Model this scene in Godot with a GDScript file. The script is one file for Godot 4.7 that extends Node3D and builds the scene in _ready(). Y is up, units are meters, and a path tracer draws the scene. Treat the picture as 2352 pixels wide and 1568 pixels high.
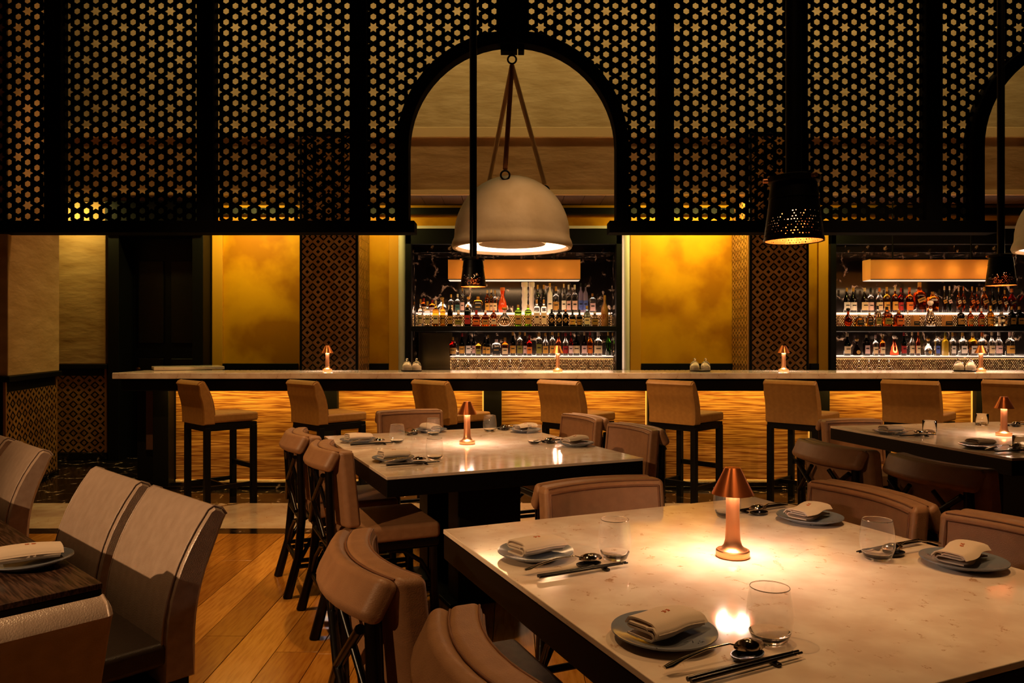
extends Node3D
# A dim restaurant dining room in front of a bar. Metres, y up, the eye at the origin looking along -z.
# "z" in the helpers below is distance ahead of the eye; pixel arguments are in the 2352 x 1568 frame.
const FL := 1730.0
const CX := 1176.0
const CY := 784.0
const EYE := 1.32
const TH := 0.75          # dining table height
const SCREEN_Z := 6.4
const WALL_Z := 8.6
const CEIL := 5.6
var M := {}
var taken := {}
var rng := RandomNumberGenerator.new()


class MB:
	var v := PackedVector3Array()
	var n := PackedVector3Array()
	var u := PackedVector2Array()
	var i := PackedInt32Array()

	func vert(p: Vector3, nn: Vector3, uv := Vector2.ZERO) -> int:
		v.append(p)
		n.append(nn)
		u.append(uv)
		return v.size() - 1

	func tri(a: int, b: int, c: int) -> void:
		var cr := (v[b] - v[a]).cross(v[c] - v[a])
		if cr.dot(n[a] + n[b] + n[c]) > 0.0:
			i.append(a)
			i.append(c)
			i.append(b)
		else:
			i.append(a)
			i.append(b)
			i.append(c)

	func face(pts: Array, nn: Vector3, uvs := []) -> void:
		var at := []
		for k in pts.size():
			at.append(vert(pts[k], nn, uvs[k] if uvs.size() else Vector2.ZERO))
		for k in range(1, pts.size() - 1):
			tri(at[0], at[k], at[k + 1])

	func rounded(h: float, r: float, seg: int, sub: int) -> PackedFloat32Array:
		var c := PackedFloat32Array()
		for k in range(seg, 0, -1):
			c.append(-(h - r) - r * tan(PI / 4 * k / seg))
		for k in sub + 1:
			c.append(lerpf(-(h - r), h - r, float(k) / sub))
		for k in range(1, seg + 1):
			c.append((h - r) + r * tan(PI / 4 * k / seg))
		return c

	# A box with rounded edges, turned by xf, then bent by f where given.
	func rbox(size: Vector3, r: float, seg := 1, xf := Transform3D.IDENTITY, f = null, sub := 1) -> MB:
		var h := size * 0.5
		r = minf(r, minf(h.x, minf(h.y, h.z)) * 0.999)
		for axis in 3:
			var a1 := (axis + 1) % 3
			var a2 := (axis + 2) % 3
			var c1 := rounded(h[a1], r, seg, sub)
			var c2 := rounded(h[a2], r, seg, sub)
			for sg in [-1.0, 1.0]:
				var base := v.size()
				for a in c1:
					for b in c2:
						var p := Vector3.ZERO
						p[axis] = sg * h[axis]
						p[a1] = a
						p[a2] = b
						var inn := p.clamp(-h + Vector3.ONE * r, h - Vector3.ONE * r)
						var nn := (p - inn).normalized()
						var o := inn + nn * r
						if f != null:
							var t1 := nn.cross(Vector3.UP if absf(nn.y) < 0.9 else Vector3.RIGHT).normalized()
							var t2 := nn.cross(t1)
							var q: Vector3 = f.call(o)
							var q1: Vector3 = f.call(o + t1 * 0.001)
							var q2: Vector3 = f.call(o + t2 * 0.001)
							var qn: Vector3 = f.call(o + nn * 0.001)
							var m := (q1 - q).cross(q2 - q).normalized()
							if m.dot(qn - q) < 0:
								m = -m
							vert(xf * q, (xf.basis * m).normalized(), Vector2(a, b))
						else:
							vert(xf * o, (xf.basis * nn).normalized(), Vector2(a, b))
				var w := c2.size()
				for j in c1.size() - 1:
					for k in w - 1:
						var q0 := base + j * w + k
						tri(q0, q0 + 1, q0 + w + 1)
						tri(q0, q0 + w + 1, q0 + w)
		return self

	func box(x0: float, x1: float, y0: float, y1: float, z0: float, z1: float, r := 0.004) -> MB:
		var c := Vector3((x0 + x1) / 2, (y0 + y1) / 2, (z0 + z1) / 2)
		return rbox(Vector3(absf(x1 - x0), absf(y1 - y0), absf(z1 - z0)), r, 1, Transform3D(Basis.IDENTITY, c))

	# Turns a profile of (radius, height) round the y axis, from the bottom on the axis outwards and up.
	func lathe(pr: Array, seg := 24, xf := Transform3D.IDENTITY, sharp := 38.0, sq := 0.0, a0 := 0.0, a1 := TAU, planar := 0.0) -> MB:
		var nr := []
		for k in pr.size() - 1:
			var d: Vector2 = pr[k + 1] - pr[k]
			nr.append(Vector2(d.y, -d.x).normalized())
		var long := 0.0
		for k in nr.size():
			var na: Vector2 = nr[k]
			var nb: Vector2 = nr[k]
			if k > 0 and absf(rad_to_deg(nr[k].angle_to(nr[k - 1]))) < sharp:
				na = (nr[k] + nr[k - 1]).normalized()
			if k < nr.size() - 1 and absf(rad_to_deg(nr[k].angle_to(nr[k + 1]))) < sharp:
				nb = (nr[k] + nr[k + 1]).normalized()
			var p: Vector2 = pr[k]
			var q: Vector2 = pr[k + 1]
			if p.distance_to(q) < 1e-6:
				continue
			var base := v.size()
			for s in seg + 1:
				var a := lerpf(a0, a1, float(s) / seg)
				var dir := Vector3(cos(a), 0, sin(a))
				var k2 := 1.0
				var nd := dir
				if sq > 0:
					k2 = pow(pow(absf(dir.x), sq) + pow(absf(dir.z), sq), -1.0 / sq)
					nd = Vector3(signf(dir.x) * pow(absf(dir.x), sq - 1), 0, signf(dir.z) * pow(absf(dir.z), sq - 1)).normalized()
				var p3 := dir * p.x * k2 + Vector3.UP * p.y
				var q3 := dir * q.x * k2 + Vector3.UP * q.y
				var uv0 := Vector2(float(s) / seg, long)
				var uv1 := Vector2(float(s) / seg, long + p.distance_to(q))
				if planar > 0:
					uv0 = Vector2(p3.x, p3.z) / (2 * planar) + Vector2(0.5, 0.5)
					uv1 = Vector2(q3.x, q3.z) / (2 * planar) + Vector2(0.5, 0.5)
				vert(xf * p3, (xf.basis * (nd * na.x + Vector3.UP * na.y)).normalized(), uv0)
				vert(xf * q3, (xf.basis * (nd * nb.x + Vector3.UP * nb.y)).normalized(), uv1)
			long += p.distance_to(q)
			for s in seg:
				var b := base + s * 2
				if p.x > 1e-6:
					tri(b, b + 1, b + 2)
				if q.x > 1e-6:
					tri(b + 1, b + 3, b + 2)
		return self

	func tube(pts: Array, r, sides := 8, xf := Transform3D.IDENTITY, flat := 1.0) -> MB:
		var up := Vector3.UP
		var base := v.size()
		var last := pts.size() - 1
		for k in pts.size():
			var d: Vector3 = (pts[mini(k + 1, last)] - pts[maxi(k - 1, 0)]).normalized()
			if k == 0:
				up = Vector3.UP if absf(d.y) < 0.9 else Vector3.RIGHT
			var side := d.cross(up).normalized()
			up = side.cross(d).normalized()
			var rr: float = r[k] if r is Array else r
			for s in sides:
				var a := TAU * s / sides
				var nn := side * cos(a) + up * sin(a)
				var o := side * cos(a) * rr + up * sin(a) * rr * flat
				vert(xf * (pts[k] + o), (xf.basis * nn).normalized())
		for k in last:
			for s in sides:
				var a := base + k * sides + s
				var b := base + k * sides + (s + 1) % sides
				tri(a, b, a + sides)
				tri(b, b + sides, a + sides)
		for e in [0, last]:
			var d: Vector3 = (pts[1] - pts[0]) * -1.0 if e == 0 else pts[last] - pts[last - 1]
			d = (xf.basis * d).normalized()
			var ring := []
			for s in sides:
				ring.append(v[base + e * sides + s])
			face(ring, d)
		return self

	# An outline in (x, y) given depth along z from z0 to z1, its rim pulled in by b at both ends.
	func extrude(poly: PackedVector2Array, z0: float, z1: float, b := 0.0, xf := Transform3D.IDENTITY, sharp := 40.0) -> MB:
		if Geometry2D.is_polygon_clockwise(poly):
			poly.reverse()
		var cnt := poly.size()
		var en := []
		for k in cnt:
			var d := poly[(k + 1) % cnt] - poly[k]
			en.append(Vector2(d.y, -d.x).normalized())
		var inner := PackedVector2Array()
		for k in cnt:
			var m: Vector2 = (en[k] + en[(k + cnt - 1) % cnt]).normalized()
			inner.append(poly[k] - m * b)
		for k in cnt:
			var j := (k + 1) % cnt
			var na: Vector2 = en[k]
			var nb: Vector2 = en[k]
			if absf(rad_to_deg(en[k].angle_to(en[(k + cnt - 1) % cnt]))) < sharp:
				na = (en[k] + en[(k + cnt - 1) % cnt]).normalized()
			if absf(rad_to_deg(en[k].angle_to(en[j]))) < sharp:
				nb = (en[k] + en[j]).normalized()
			var rows := [[inner[k], inner[j], z0, -0.7], [poly[k], poly[j], z0 + b, 0.0], [poly[k], poly[j], z1 - b, 0.0], [inner[k], inner[j], z1, 0.7]]
			if b <= 0:
				rows = [[poly[k], poly[j], z0, 0.0], [poly[k], poly[j], z1, 0.0]]
			var base := v.size()
			for w in rows:
				vert(xf * Vector3(w[0].x, w[0].y, w[2]), (xf.basis * Vector3(na.x, na.y, w[3])).normalized())
				vert(xf * Vector3(w[1].x, w[1].y, w[2]), (xf.basis * Vector3(nb.x, nb.y, w[3])).normalized())
			for w in rows.size() - 1:
				var q := base + w * 2
				tri(q, q + 1, q + 3)
				tri(q, q + 3, q + 2)
		var tr := Geometry2D.triangulate_polygon(inner)
		for e in [[z0, -1.0], [z1, 1.0]]:
			var base := v.size()
			for p in inner:
				vert(xf * Vector3(p.x, p.y, e[0]), (xf.basis * Vector3(0, 0, e[1])).normalized(), p)
			for k in range(0, tr.size(), 3):
				tri(base + tr[k], base + tr[k + 1], base + tr[k + 2])
		return self

	# A strip of cloth with the given path in (x, y) and thickness, drawn out along z and bent by f.
	func ribbon(path: Array, thick: float, z0: float, z1: float, steps: int, f: Callable) -> MB:
		var nr := []
		var last := path.size() - 1
		for k in path.size():
			var d: Vector2 = path[mini(k + 1, last)] - path[maxi(k - 1, 0)]
			nr.append(Vector2(-d.y, d.x).normalized())
		for sd in [1.0, -1.0]:
			var base := v.size()
			for k in path.size():
				for s in steps + 1:
					var p: Vector2 = path[k] + nr[k] * thick * 0.5 * sd
					vert(f.call(Vector3(p.x, p.y, lerpf(z0, z1, float(s) / steps))), Vector3(nr[k].x * sd, nr[k].y * sd, 0))
			for k in last:
				for s in steps:
					var q := base + k * (steps + 1) + s
					tri(q, q + 1, q + steps + 2)
					tri(q, q + steps + 2, q + steps + 1)
		for e in [[z0, -1.0], [z1, 1.0]]:
			for k in last:
				var a: Vector2 = path[k]
				var b: Vector2 = path[k + 1]
				var na: Vector2 = nr[k] * thick * 0.5
				var nb: Vector2 = nr[k + 1] * thick * 0.5
				var pts := []
				for p in [a + na, b + nb, b - nb, a - na]:
					pts.append(f.call(Vector3(p.x, p.y, e[0])))
				face(pts, Vector3(0, 0, e[1]))
		return self

	# One cell of a pierced plate: outline and hole are lists of angles and radii about c, mapped into the room by f (x, y, depth).
	func pierced(c: Vector2, outer: PackedVector2Array, hole: PackedVector2Array, thick: float, f: Callable) -> void:
		var o := outer.size()
		var m := hole.size()
		var per := m / o
		for sd in [0.0, thick]:
			var nn: Vector3 = (f.call(c + outer[0], thick) - f.call(c + outer[0], 0.0)).normalized() * (1.0 if sd > 0 else -1.0)
			var base := v.size()
			for p in outer:
				vert(f.call(c + p, sd), nn)
			for p in hole:
				vert(f.call(c + p, sd), nn)
			for k in o:
				var j := (k + 1) % o
				if per == 1:
					tri(base + k, base + j, base + o + k)
					tri(base + j, base + o + k, base + o + (k + 1) % m)
				else:
					tri(base + k, base + j, base + o + k * 2 + 1)
					tri(base + k, base + o + k * 2, base + o + k * 2 + 1)
					tri(base + j, base + o + k * 2 + 1, base + o + (k * 2 + 2) % m)
		for k in m:
			var a: Vector3 = f.call(c + hole[k], 0.0)
			var b: Vector3 = f.call(c + hole[(k + 1) % m], 0.0)
			var a2: Vector3 = f.call(c + hole[k], thick)
			var b2: Vector3 = f.call(c + hole[(k + 1) % m], thick)
			var mid: Vector3 = f.call(c, 0.0)
			var nn := (b - a).cross(a2 - a).normalized()
			if nn.dot(mid - a) < 0:
				nn = -nn
			face([a, b, b2, a2], nn)

	func commit() -> ArrayMesh:
		var arr := []
		arr.resize(Mesh.ARRAY_MAX)
		arr[Mesh.ARRAY_VERTEX] = v
		arr[Mesh.ARRAY_NORMAL] = n
		arr[Mesh.ARRAY_TEX_UV] = u
		arr[Mesh.ARRAY_INDEX] = i
		var m := ArrayMesh.new()
		m.add_surface_from_arrays(Mesh.PRIMITIVE_TRIANGLES, arr)
		return m


# ---------------------------------------------------------------- places, nodes
func at(px: float, py: float, z: float) -> Vector3:
	return Vector3((px - CX) * z / FL, EYE - (py - CY) * z / FL, -z)

func on(px: float, py: float, h: float) -> Vector3:
	return at(px, py, (EYE - h) * FL / (py - CY))

func xat(px: float, z: float) -> float:
	return (px - CX) * z / FL

func yat(py: float, z: float) -> float:
	return EYE - (py - CY) * z / FL

# The turn about y that makes something built facing -z face the direction (x, ahead).
func facing(x: float, ahead: float) -> float:
	return atan2(-x, ahead)

func numbered(called: String) -> String:
	var k: int = taken.get(called, 0)
	taken[called] = k + 1
	return called if k == 0 else "%s_%03d" % [called, k]

func tag(o: Node, label: String, category := "", group := "", kind := "") -> Node:
	if label:
		o.set_meta("label", label)
	if category:
		o.set_meta("category", category)
	if group:
		o.set_meta("group", group)
	if kind:
		o.set_meta("kind", kind)
	return o

func thing(called: String, label: String, category: String, pos := Vector3.ZERO, turn := 0.0, group := "") -> Node3D:
	var o := Node3D.new()
	o.name = numbered(called)
	add_child(o)
	o.position = pos
	o.rotation.y = turn
	tag(o, label, category, group)
	return o

func part(called: String, mb, mat: Material, parent: Node, xf := Transform3D.IDENTITY) -> MeshInstance3D:
	var o := MeshInstance3D.new()
	o.mesh = mb.commit() if mb is MB else mb
	o.material_override = mat
	o.name = called
	o.transform = xf
	parent.add_child(o, true)
	return o

func single(called: String, label: String, category: String, mb, mat: Material, pos := Vector3.ZERO, turn := 0.0, group := "") -> MeshInstance3D:
	var o := part(numbered(called), mb, mat, self)
	o.position = pos
	o.rotation.y = turn
	tag(o, label, category, group)
	return o

func struct(called: String, mb, mat: Material, label := "") -> MeshInstance3D:
	var o := part(called, mb, mat, self)
	tag(o, label, "", "", "structure")
	return o

func copy(o: Node3D, base_name: String, label: String, pos: Vector3, turn: float) -> Node3D:
	var c: Node3D = o.duplicate()
	c.name = numbered(base_name)
	add_child(c)
	c.position = pos
	c.rotation.y = turn
	c.set_meta("label", label)
	return c

func omni(pos: Vector3, energy: float, color: Color, size: float, parent: Node = self) -> OmniLight3D:
	var l := OmniLight3D.new()
	l.name = "lamp_light"
	l.light_energy = energy
	l.light_color = color
	l.light_size = size
	l.omni_range = 14.0
	l.omni_attenuation = 2.0
	l.shadow_enabled = true
	parent.add_child(l, true)
	l.position = pos
	return l

func spot(pos: Vector3, to: Vector3, energy: float, color: Color, angle: float, blend: float, size: float) -> SpotLight3D:
	var l := SpotLight3D.new()
	l.name = "ceiling_spot"
	l.light_energy = energy
	l.light_color = color
	l.light_size = size
	l.spot_angle = angle
	l.spot_angle_attenuation = blend
	l.spot_range = 14.0
	l.spot_attenuation = 2.0
	l.shadow_enabled = true
	add_child(l, true)
	l.look_at_from_position(pos, to, Vector3.UP if absf((to - pos).normalized().y) < 0.99 else Vector3.RIGHT)
	return l

func area(pos: Vector3, to: Vector3, size: Vector2, energy: float, color: Color) -> AreaLight3D:
	var l := AreaLight3D.new()
	l.name = "strip_light"
	l.light_energy = energy
	l.light_color = color
	l.area_size = size
	l.area_range = 14.0
	l.shadow_enabled = true
	add_child(l, true)
	l.look_at_from_position(pos, to, Vector3.UP if absf((to - pos).normalized().y) < 0.99 else Vector3.FORWARD)
	return l


# ---------------------------------------------------------------- materials
func mat(c: Color, rough := 0.6, metal := 0.0, spec := 0.5) -> StandardMaterial3D:
	var m := StandardMaterial3D.new()
	m.albedo_color = c
	m.roughness = rough
	m.metallic = metal
	m.metallic_specular = spec
	return m

func noise(freq: float, kind := FastNoiseLite.FRACTAL_FBM, sd := 1, oct := 4, warp := 0.0) -> FastNoiseLite:
	var f := FastNoiseLite.new()
	f.seed = sd
	f.noise_type = FastNoiseLite.TYPE_SIMPLEX_SMOOTH
	f.frequency = freq
	f.fractal_type = kind
	f.fractal_octaves = oct
	if warp > 0:
		f.domain_warp_enabled = true
		f.domain_warp_amplitude = warp
		f.domain_warp_frequency = freq * 1.7
	return f

func ramp(img: Image, stops: Array) -> Image:
	img.convert(Image.FORMAT_L8)
	var out := Image.create(img.get_width(), img.get_height(), false, Image.FORMAT_RGB8)
	var look := []
	for k in 256:
		var t := k / 255.0
		var c: Color = stops[0][1]
		for s in stops.size() - 1:
			if t >= stops[s][0]:
				c = stops[s][1].lerp(stops[s + 1][1], clampf((t - stops[s][0]) / (stops[s + 1][0] - stops[s][0]), 0, 1))
		look.append(c)
	var data := img.get_data()
	var w := img.get_width()
	for k in data.size():
		out.set_pixel(k % w, k / w, look[data[k]])
	return out

func mixed(a: Image, b: Image) -> Image:      # two colour pictures multiplied
	for y in a.get_height():
		for x in a.get_width():
			a.set_pixel(x, y, a.get_pixel(x, y) * b.get_pixel(x, y))
	return a

func textured(m: StandardMaterial3D, img: Image, scale: Vector3, world := false) -> StandardMaterial3D:
	img.generate_mipmaps()
	m.albedo_texture = ImageTexture.create_from_image(img)
	m.uv1_triplanar = true
	m.uv1_world_triplanar = world
	m.uv1_scale = scale
	return m

func relief(m: StandardMaterial3D, img: Image, depth: float) -> StandardMaterial3D:
	m.heightmap_enabled = true
	m.heightmap_texture = ImageTexture.create_from_image(img)
	m.heightmap_scale = depth
	return m

func glow(c: Color, power: float) -> StandardMaterial3D:
	var m := mat(c, 0.5)
	m.emission_enabled = true
	m.emission = c
	m.emission_energy_multiplier = power
	return m

func glass(c: Color, alpha := 0.0, rough := 0.0) -> StandardMaterial3D:
	var m := mat(Color(c.r, c.g, c.b, alpha), rough)
	m.transparency = BaseMaterial3D.TRANSPARENCY_ALPHA
	m.refraction_enabled = true
	m.refraction_scale = 0.05
	return m

func make_materials() -> void:
	var W := Color.WHITE
	var cloud := noise(0.012, FastNoiseLite.FRACTAL_FBM, 3).get_seamless_image(256, 256)
	var fine := noise(0.09, FastNoiseLite.FRACTAL_FBM, 5, 3).get_seamless_image(256, 256)
	var grain_img := noise(0.03, FastNoiseLite.FRACTAL_FBM, 8, 5, 12.0).get_seamless_image(512, 512)
	# leathers
	var pores := noise(0.16, FastNoiseLite.FRACTAL_FBM, 21, 2).get_seamless_image(256, 256)
	var mottle := ramp(cloud, [[0.0, Color(0.9, 0.88, 0.86)], [1.0, W]])
	for e in [["leather_tan", Color(0.63, 0.46, 0.325), 0.48], ["leather_gold", Color(0.68, 0.49, 0.23), 0.5], ["leather_beige", Color(0.72, 0.63, 0.57), 0.29], ["leather_dark", Color(0.20, 0.15, 0.11), 0.45], ["piping", Color(0.48, 0.31, 0.20), 0.5]]:
		M[e[0]] = relief(textured(mat(e[1], e[2]), mottle, Vector3(3, 3, 3)), pores, 0.05)
		M[e[0]].uv1_scale = Vector3(6, 6, 6)
	# dark joinery
	M.black = mat(Color(0.035, 0.03, 0.028), 0.5, 0, 0.3)
	M.screen = mat(Color(0.022, 0.019, 0.017), 0.75, 0, 0.15)
	M.dark_wood = textured(mat(Color(0.11, 0.075, 0.06), 0.45, 0, 0.35), ramp(grain_img, [[0.0, Color(0.55, 0.5, 0.45)], [1.0, W]]), Vector3(0.6, 6, 6))
	M.bamboo = mat(Color(0.05, 0.032, 0.026), 0.28, 0, 0.4)
	M.table_wood = textured(mat(Color(0.34, 0.24, 0.19), 0.38, 0, 0.4), ramp(grain_img, [[0.3, Color(0.5, 0.45, 0.42)], [0.7, W]]), Vector3(0.5, 3, 9))
	# warm floor boards, a few tones
	var plank := ramp(grain_img, [[0.2, Color(0.88, 0.82, 0.74)], [0.5, Color(0.96, 0.94, 0.90)], [0.8, W]])
	var tones := [Color(0.78, 0.54, 0.22), Color(0.72, 0.48, 0.18), Color(0.82, 0.58, 0.25), Color(0.67, 0.44, 0.16)]
	for k in 4:
		M["plank%d" % k] = textured(mat(tones[k], 0.17, 0, 0.5), plank, Vector3(3.2, 3, 0.32), true)
		M["plank%d" % k].uv1_offset = Vector3(k * 0.37, 0, k * 0.21)
	# veneer below the counter: wide horizontal grain with dark streaks
	var streak := noise(0.02, FastNoiseLite.FRACTAL_RIDGED, 13, 5, 10.0).get_seamless_image(512, 512)
	M.veneer = textured(mat(W, 0.5, 0, 0.3), mixed(ramp(grain_img, [[0.25, Color(0.66, 0.47, 0.24)], [0.75, Color(0.80, 0.61, 0.35)]]), ramp(streak, [[0.45, W], [0.8, Color(0.62, 0.48, 0.36)], [1.0, Color(0.45, 0.32, 0.22)]])), Vector3(0.13, 4.5, 4), true)
	M.soffit_wood = textured(mat(Color(0.33, 0.21, 0.14), 0.6), plank, Vector3(5, 5, 0.6), true)
	# stones
	var veins := noise(0.012, FastNoiseLite.FRACTAL_RIDGED, 31, 4, 40.0).get_seamless_image(512, 512)
	var softs := ramp(noise(0.01, FastNoiseLite.FRACTAL_FBM, 33).get_seamless_image(512, 512), [[0.2, Color(0.88, 0.78, 0.69)], [0.8, Color(0.95, 0.88, 0.80)]])
	var cream := mixed(ramp(veins, [[0.0, W], [0.85, W], [0.92, Color(0.87, 0.79, 0.71)], [1.0, Color(0.66, 0.53, 0.43)]]), softs)
	M.cream_marble = textured(mat(W, 0.09, 0, 0.5), cream, Vector3(1.15, 1.15, 1.15), true)
	M.floor_marble = textured(mat(Color(0.95, 0.93, 0.86), 0.09, 0, 0.5), cream, Vector3(0.7, 0.7, 0.7), true)
	var big := noise(0.006, FastNoiseLite.FRACTAL_RIDGED, 45, 3, 60.0).get_seamless_image(512, 512)
	var nero := ramp(big, [[0.0, Color(0.05, 0.038, 0.032)], [0.74, Color(0.09, 0.07, 0.06)], [0.84, Color(0.24, 0.19, 0.16)], [0.91, Color(0.75, 0.64, 0.54)], [1.0, Color(0.92, 0.84, 0.76)]])
	M.black_marble = textured(mat(W, 0.12, 0, 0.5), nero, Vector3(0.8, 0.8, 0.8), true)
	# plasters
	var washes := ramp(noise(0.008, FastNoiseLite.FRACTAL_FBM, 51, 5).get_seamless_image(512, 512), [[0.25, Color(0.78, 0.70, 0.55)], [0.55, Color(0.95, 0.93, 0.88)], [0.8, W]])
	M.mustard = relief(textured(mat(Color(0.84, 0.59, 0.05), 0.5, 0, 0.3), washes, Vector3(0.28, 0.28, 0.28), true), fine, 0.1)
	M.mustard_trim = mat(Color(0.82, 0.58, 0.16), 0.5, 0, 0.3)
	var brushed := noise(0.03, FastNoiseLite.FRACTAL_FBM, 61, 5, 8.0).get_seamless_image(256, 256)
	M.plaster = relief(textured(mat(Color(0.70, 0.60, 0.45), 0.8, 0, 0.2), ramp(cloud, [[0.2, Color(0.91, 0.89, 0.85)], [0.8, W]]), Vector3(0.5, 1.6, 0.5), true), brushed, 0.6)
	M.plaster_tan = relief(textured(mat(Color(0.74, 0.59, 0.42), 0.8, 0, 0.2), ramp(cloud, [[0.2, Color(0.9, 0.87, 0.82)], [0.8, W]]), Vector3(0.4, 1.2, 0.4), true), brushed, 0.4)
	M.lit_pale_trim = mat(Color(0.93, 0.79, 0.56), 0.6)  # light falling on cornice and lip is put into this paler colour
	M.white_plaster = mat(Color(0.82, 0.78, 0.72), 0.5)
	M.room_dark = mat(Color(0.13, 0.10, 0.08), 0.8)
	# patterned tile: quarter lozenges in the corners, a small one in the middle, printed in the glaze
	var tile := Image.create(128, 128, false, Image.FORMAT_RGB8)
	for y in 128:
		for x in 128:
			var d := minf(x, 127 - x) / 127.0 + minf(y, 127 - y) / 127.0
			var light := d < 0.215 or (d > 0.41 and d < 0.80)
			tile.set_pixel(x, y, Color(0.62, 0.43, 0.24) if light else Color(0.07, 0.04, 0.03))
	tile.generate_mipmaps()
	for k in 2:
		var tm := mat(W if k == 0 else Color(0.93, 0.9, 0.88), 0.22, 0, 0.5)
		tm.albedo_texture = ImageTexture.create_from_image(tile)
		M["tile%d" % k] = tm
	M.tile_trim = mat(Color(0.58, 0.38, 0.20), 0.4)
	# metals
	M.copper = mat(Color(0.93, 0.54, 0.32), 0.3, 0.9)
	M.copper.anisotropy_enabled = true
	M.copper.anisotropy = -0.8
	M.copper_satin = mat(Color(0.95, 0.68, 0.47), 0.36, 1.0)
	M.steel = mat(Color(0.75, 0.70, 0.62), 0.16, 1.0)
	M.silver = mat(Color(0.78, 0.74, 0.68), 0.2, 1.0)
	M.gold_plate = mat(Color(0.46, 0.29, 0.14), 0.45, 1.0)
	M.lining = mat(Color(0.58, 0.30, 0.13), 0.5, 0.6)
	M.iron = mat(Color(0.05, 0.042, 0.038), 0.4, 0.6)
	M.lacquer = mat(Color(0.07, 0.04, 0.035), 0.25, 0, 0.5)
	# cloth, clay, rope
	var weave := noise(0.3, FastNoiseLite.FRACTAL_FBM, 71, 2).get_seamless_image(256, 256)
	M.linen = relief(mat(Color(0.86, 0.78, 0.70), 0.9, 0, 0.2), weave, 0.03)
	M.linen.uv1_triplanar = true
	M.linen.uv1_scale = Vector3(10, 10, 10)
	M.thread = mat(Color(0.75, 0.36, 0.10), 0.8)
	M.clay = relief(textured(mat(Color(0.78, 0.72, 0.64), 0.8, 0, 0.2), ramp(cloud, [[0.2, Color(0.9, 0.88, 0.84)], [0.8, W]]), Vector3(1, 1, 1)), brushed, 0.3)
	M.rope = mat(Color(0.76, 0.62, 0.44), 0.95, 0, 0.1)
	M.rope_brown = mat(Color(0.50, 0.32, 0.20), 0.95, 0, 0.1)
	# glazed plate: slate blue with a brushed sprig
	var pl := Image.create(256, 256, false, Image.FORMAT_RGB8)
	pl.fill(Color(0.47, 0.49, 0.53))
	var prng := RandomNumberGenerator.new()
	prng.seed = 4
	for cluster in [[50, 70], [200, 90], [190, 200]]:
		for k in 7:
			var p := Vector2(cluster[0], cluster[1]) + Vector2(prng.randf_range(-16, 16), prng.randf_range(-16, 16))
			var d := Vector2.from_angle(prng.randf_range(0.3, 1.3))
			for s in prng.randi_range(5, 22):
				d = d.rotated(prng.randf_range(-0.12, 0.12))
				p += d
				pl.fill_rect(Rect2i(int(p.x), int(p.y), 2, 1 + s % 2), Color(0.17, 0.19, 0.23))
	M.plate = mat(W, 0.14, 0, 0.5)
	M.plate.albedo_texture = ImageTexture.create_from_image(pl)
	# glass and lights
	M.clear = glass(Color(0.98, 0.97, 0.95))
	M.pane = mat(Color(0.95, 0.93, 0.9, 0.07), 0.02)
	M.pane.transparency = BaseMaterial3D.TRANSPARENCY_ALPHA
	M.led_amber = glow(Color(1.0, 0.78, 0.36), 2.0)
	M.led_line = glow(Color(1.0, 0.76, 0.36), 0.4)
	M.led_white = glow(Color(1.0, 0.86, 0.76), 1.1)
	M.led_gold = glow(Color(1.0, 0.74, 0.44), 1.3)
	M.led_step = glow(Color(1.0, 0.84, 0.72), 2.4)
	M.bulb = glow(Color(1.0, 0.80, 0.55), 6.0)
	M.dome_glow = glow(Color(1.0, 0.88, 0.74), 4.0)
	M.drum_cloth = mat(Color(0.92, 0.78, 0.50), 0.9, 0, 0.1)
	M.drum_cloth.backlight_enabled = true
	M.drum_cloth.backlight = Color(1.0, 0.86, 0.62)


# ---------------------------------------------------------------- the scene
func _ready() -> void:
	rng.seed = 11
	var cam := Camera3D.new()
	cam.name = "camera"
	cam.fov = rad_to_deg(2.0 * atan(CY / FL))
	cam.near = 0.05
	cam.far = 60.0
	cam.position = Vector3(0, EYE, 0)
	add_child(cam)
	cam.current = true
	var env := Environment.new()
	env.background_mode = Environment.BG_COLOR
	env.background_color = Color.BLACK
	env.tonemap_mode = Environment.TONE_MAPPER_LINEAR
	env.tonemap_exposure = 1.0
	env.sdfgi_enabled = true
	env.ssao_enabled = true
	env.ssil_enabled = true
	var we := WorldEnvironment.new()
	we.name = "environment"
	we.environment = env
	add_child(we)
	make_materials()
	room_lights()
	room_shell()
	floor_boards()
	back_wall()
	for d in [[false, "behind the dome pendant"], [true, "beyond the tiled pillar"]]:
		niche(d[0])
	lattice_screen()
	bar_counter()
	tables_and_chairs()
	stools()
	pendants()
	settings()
	counter_things()
	bottles()


const WARM := Color(1.0, 0.77, 0.51)
const AMBER := Color(1.0, 0.79, 0.36)

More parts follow.
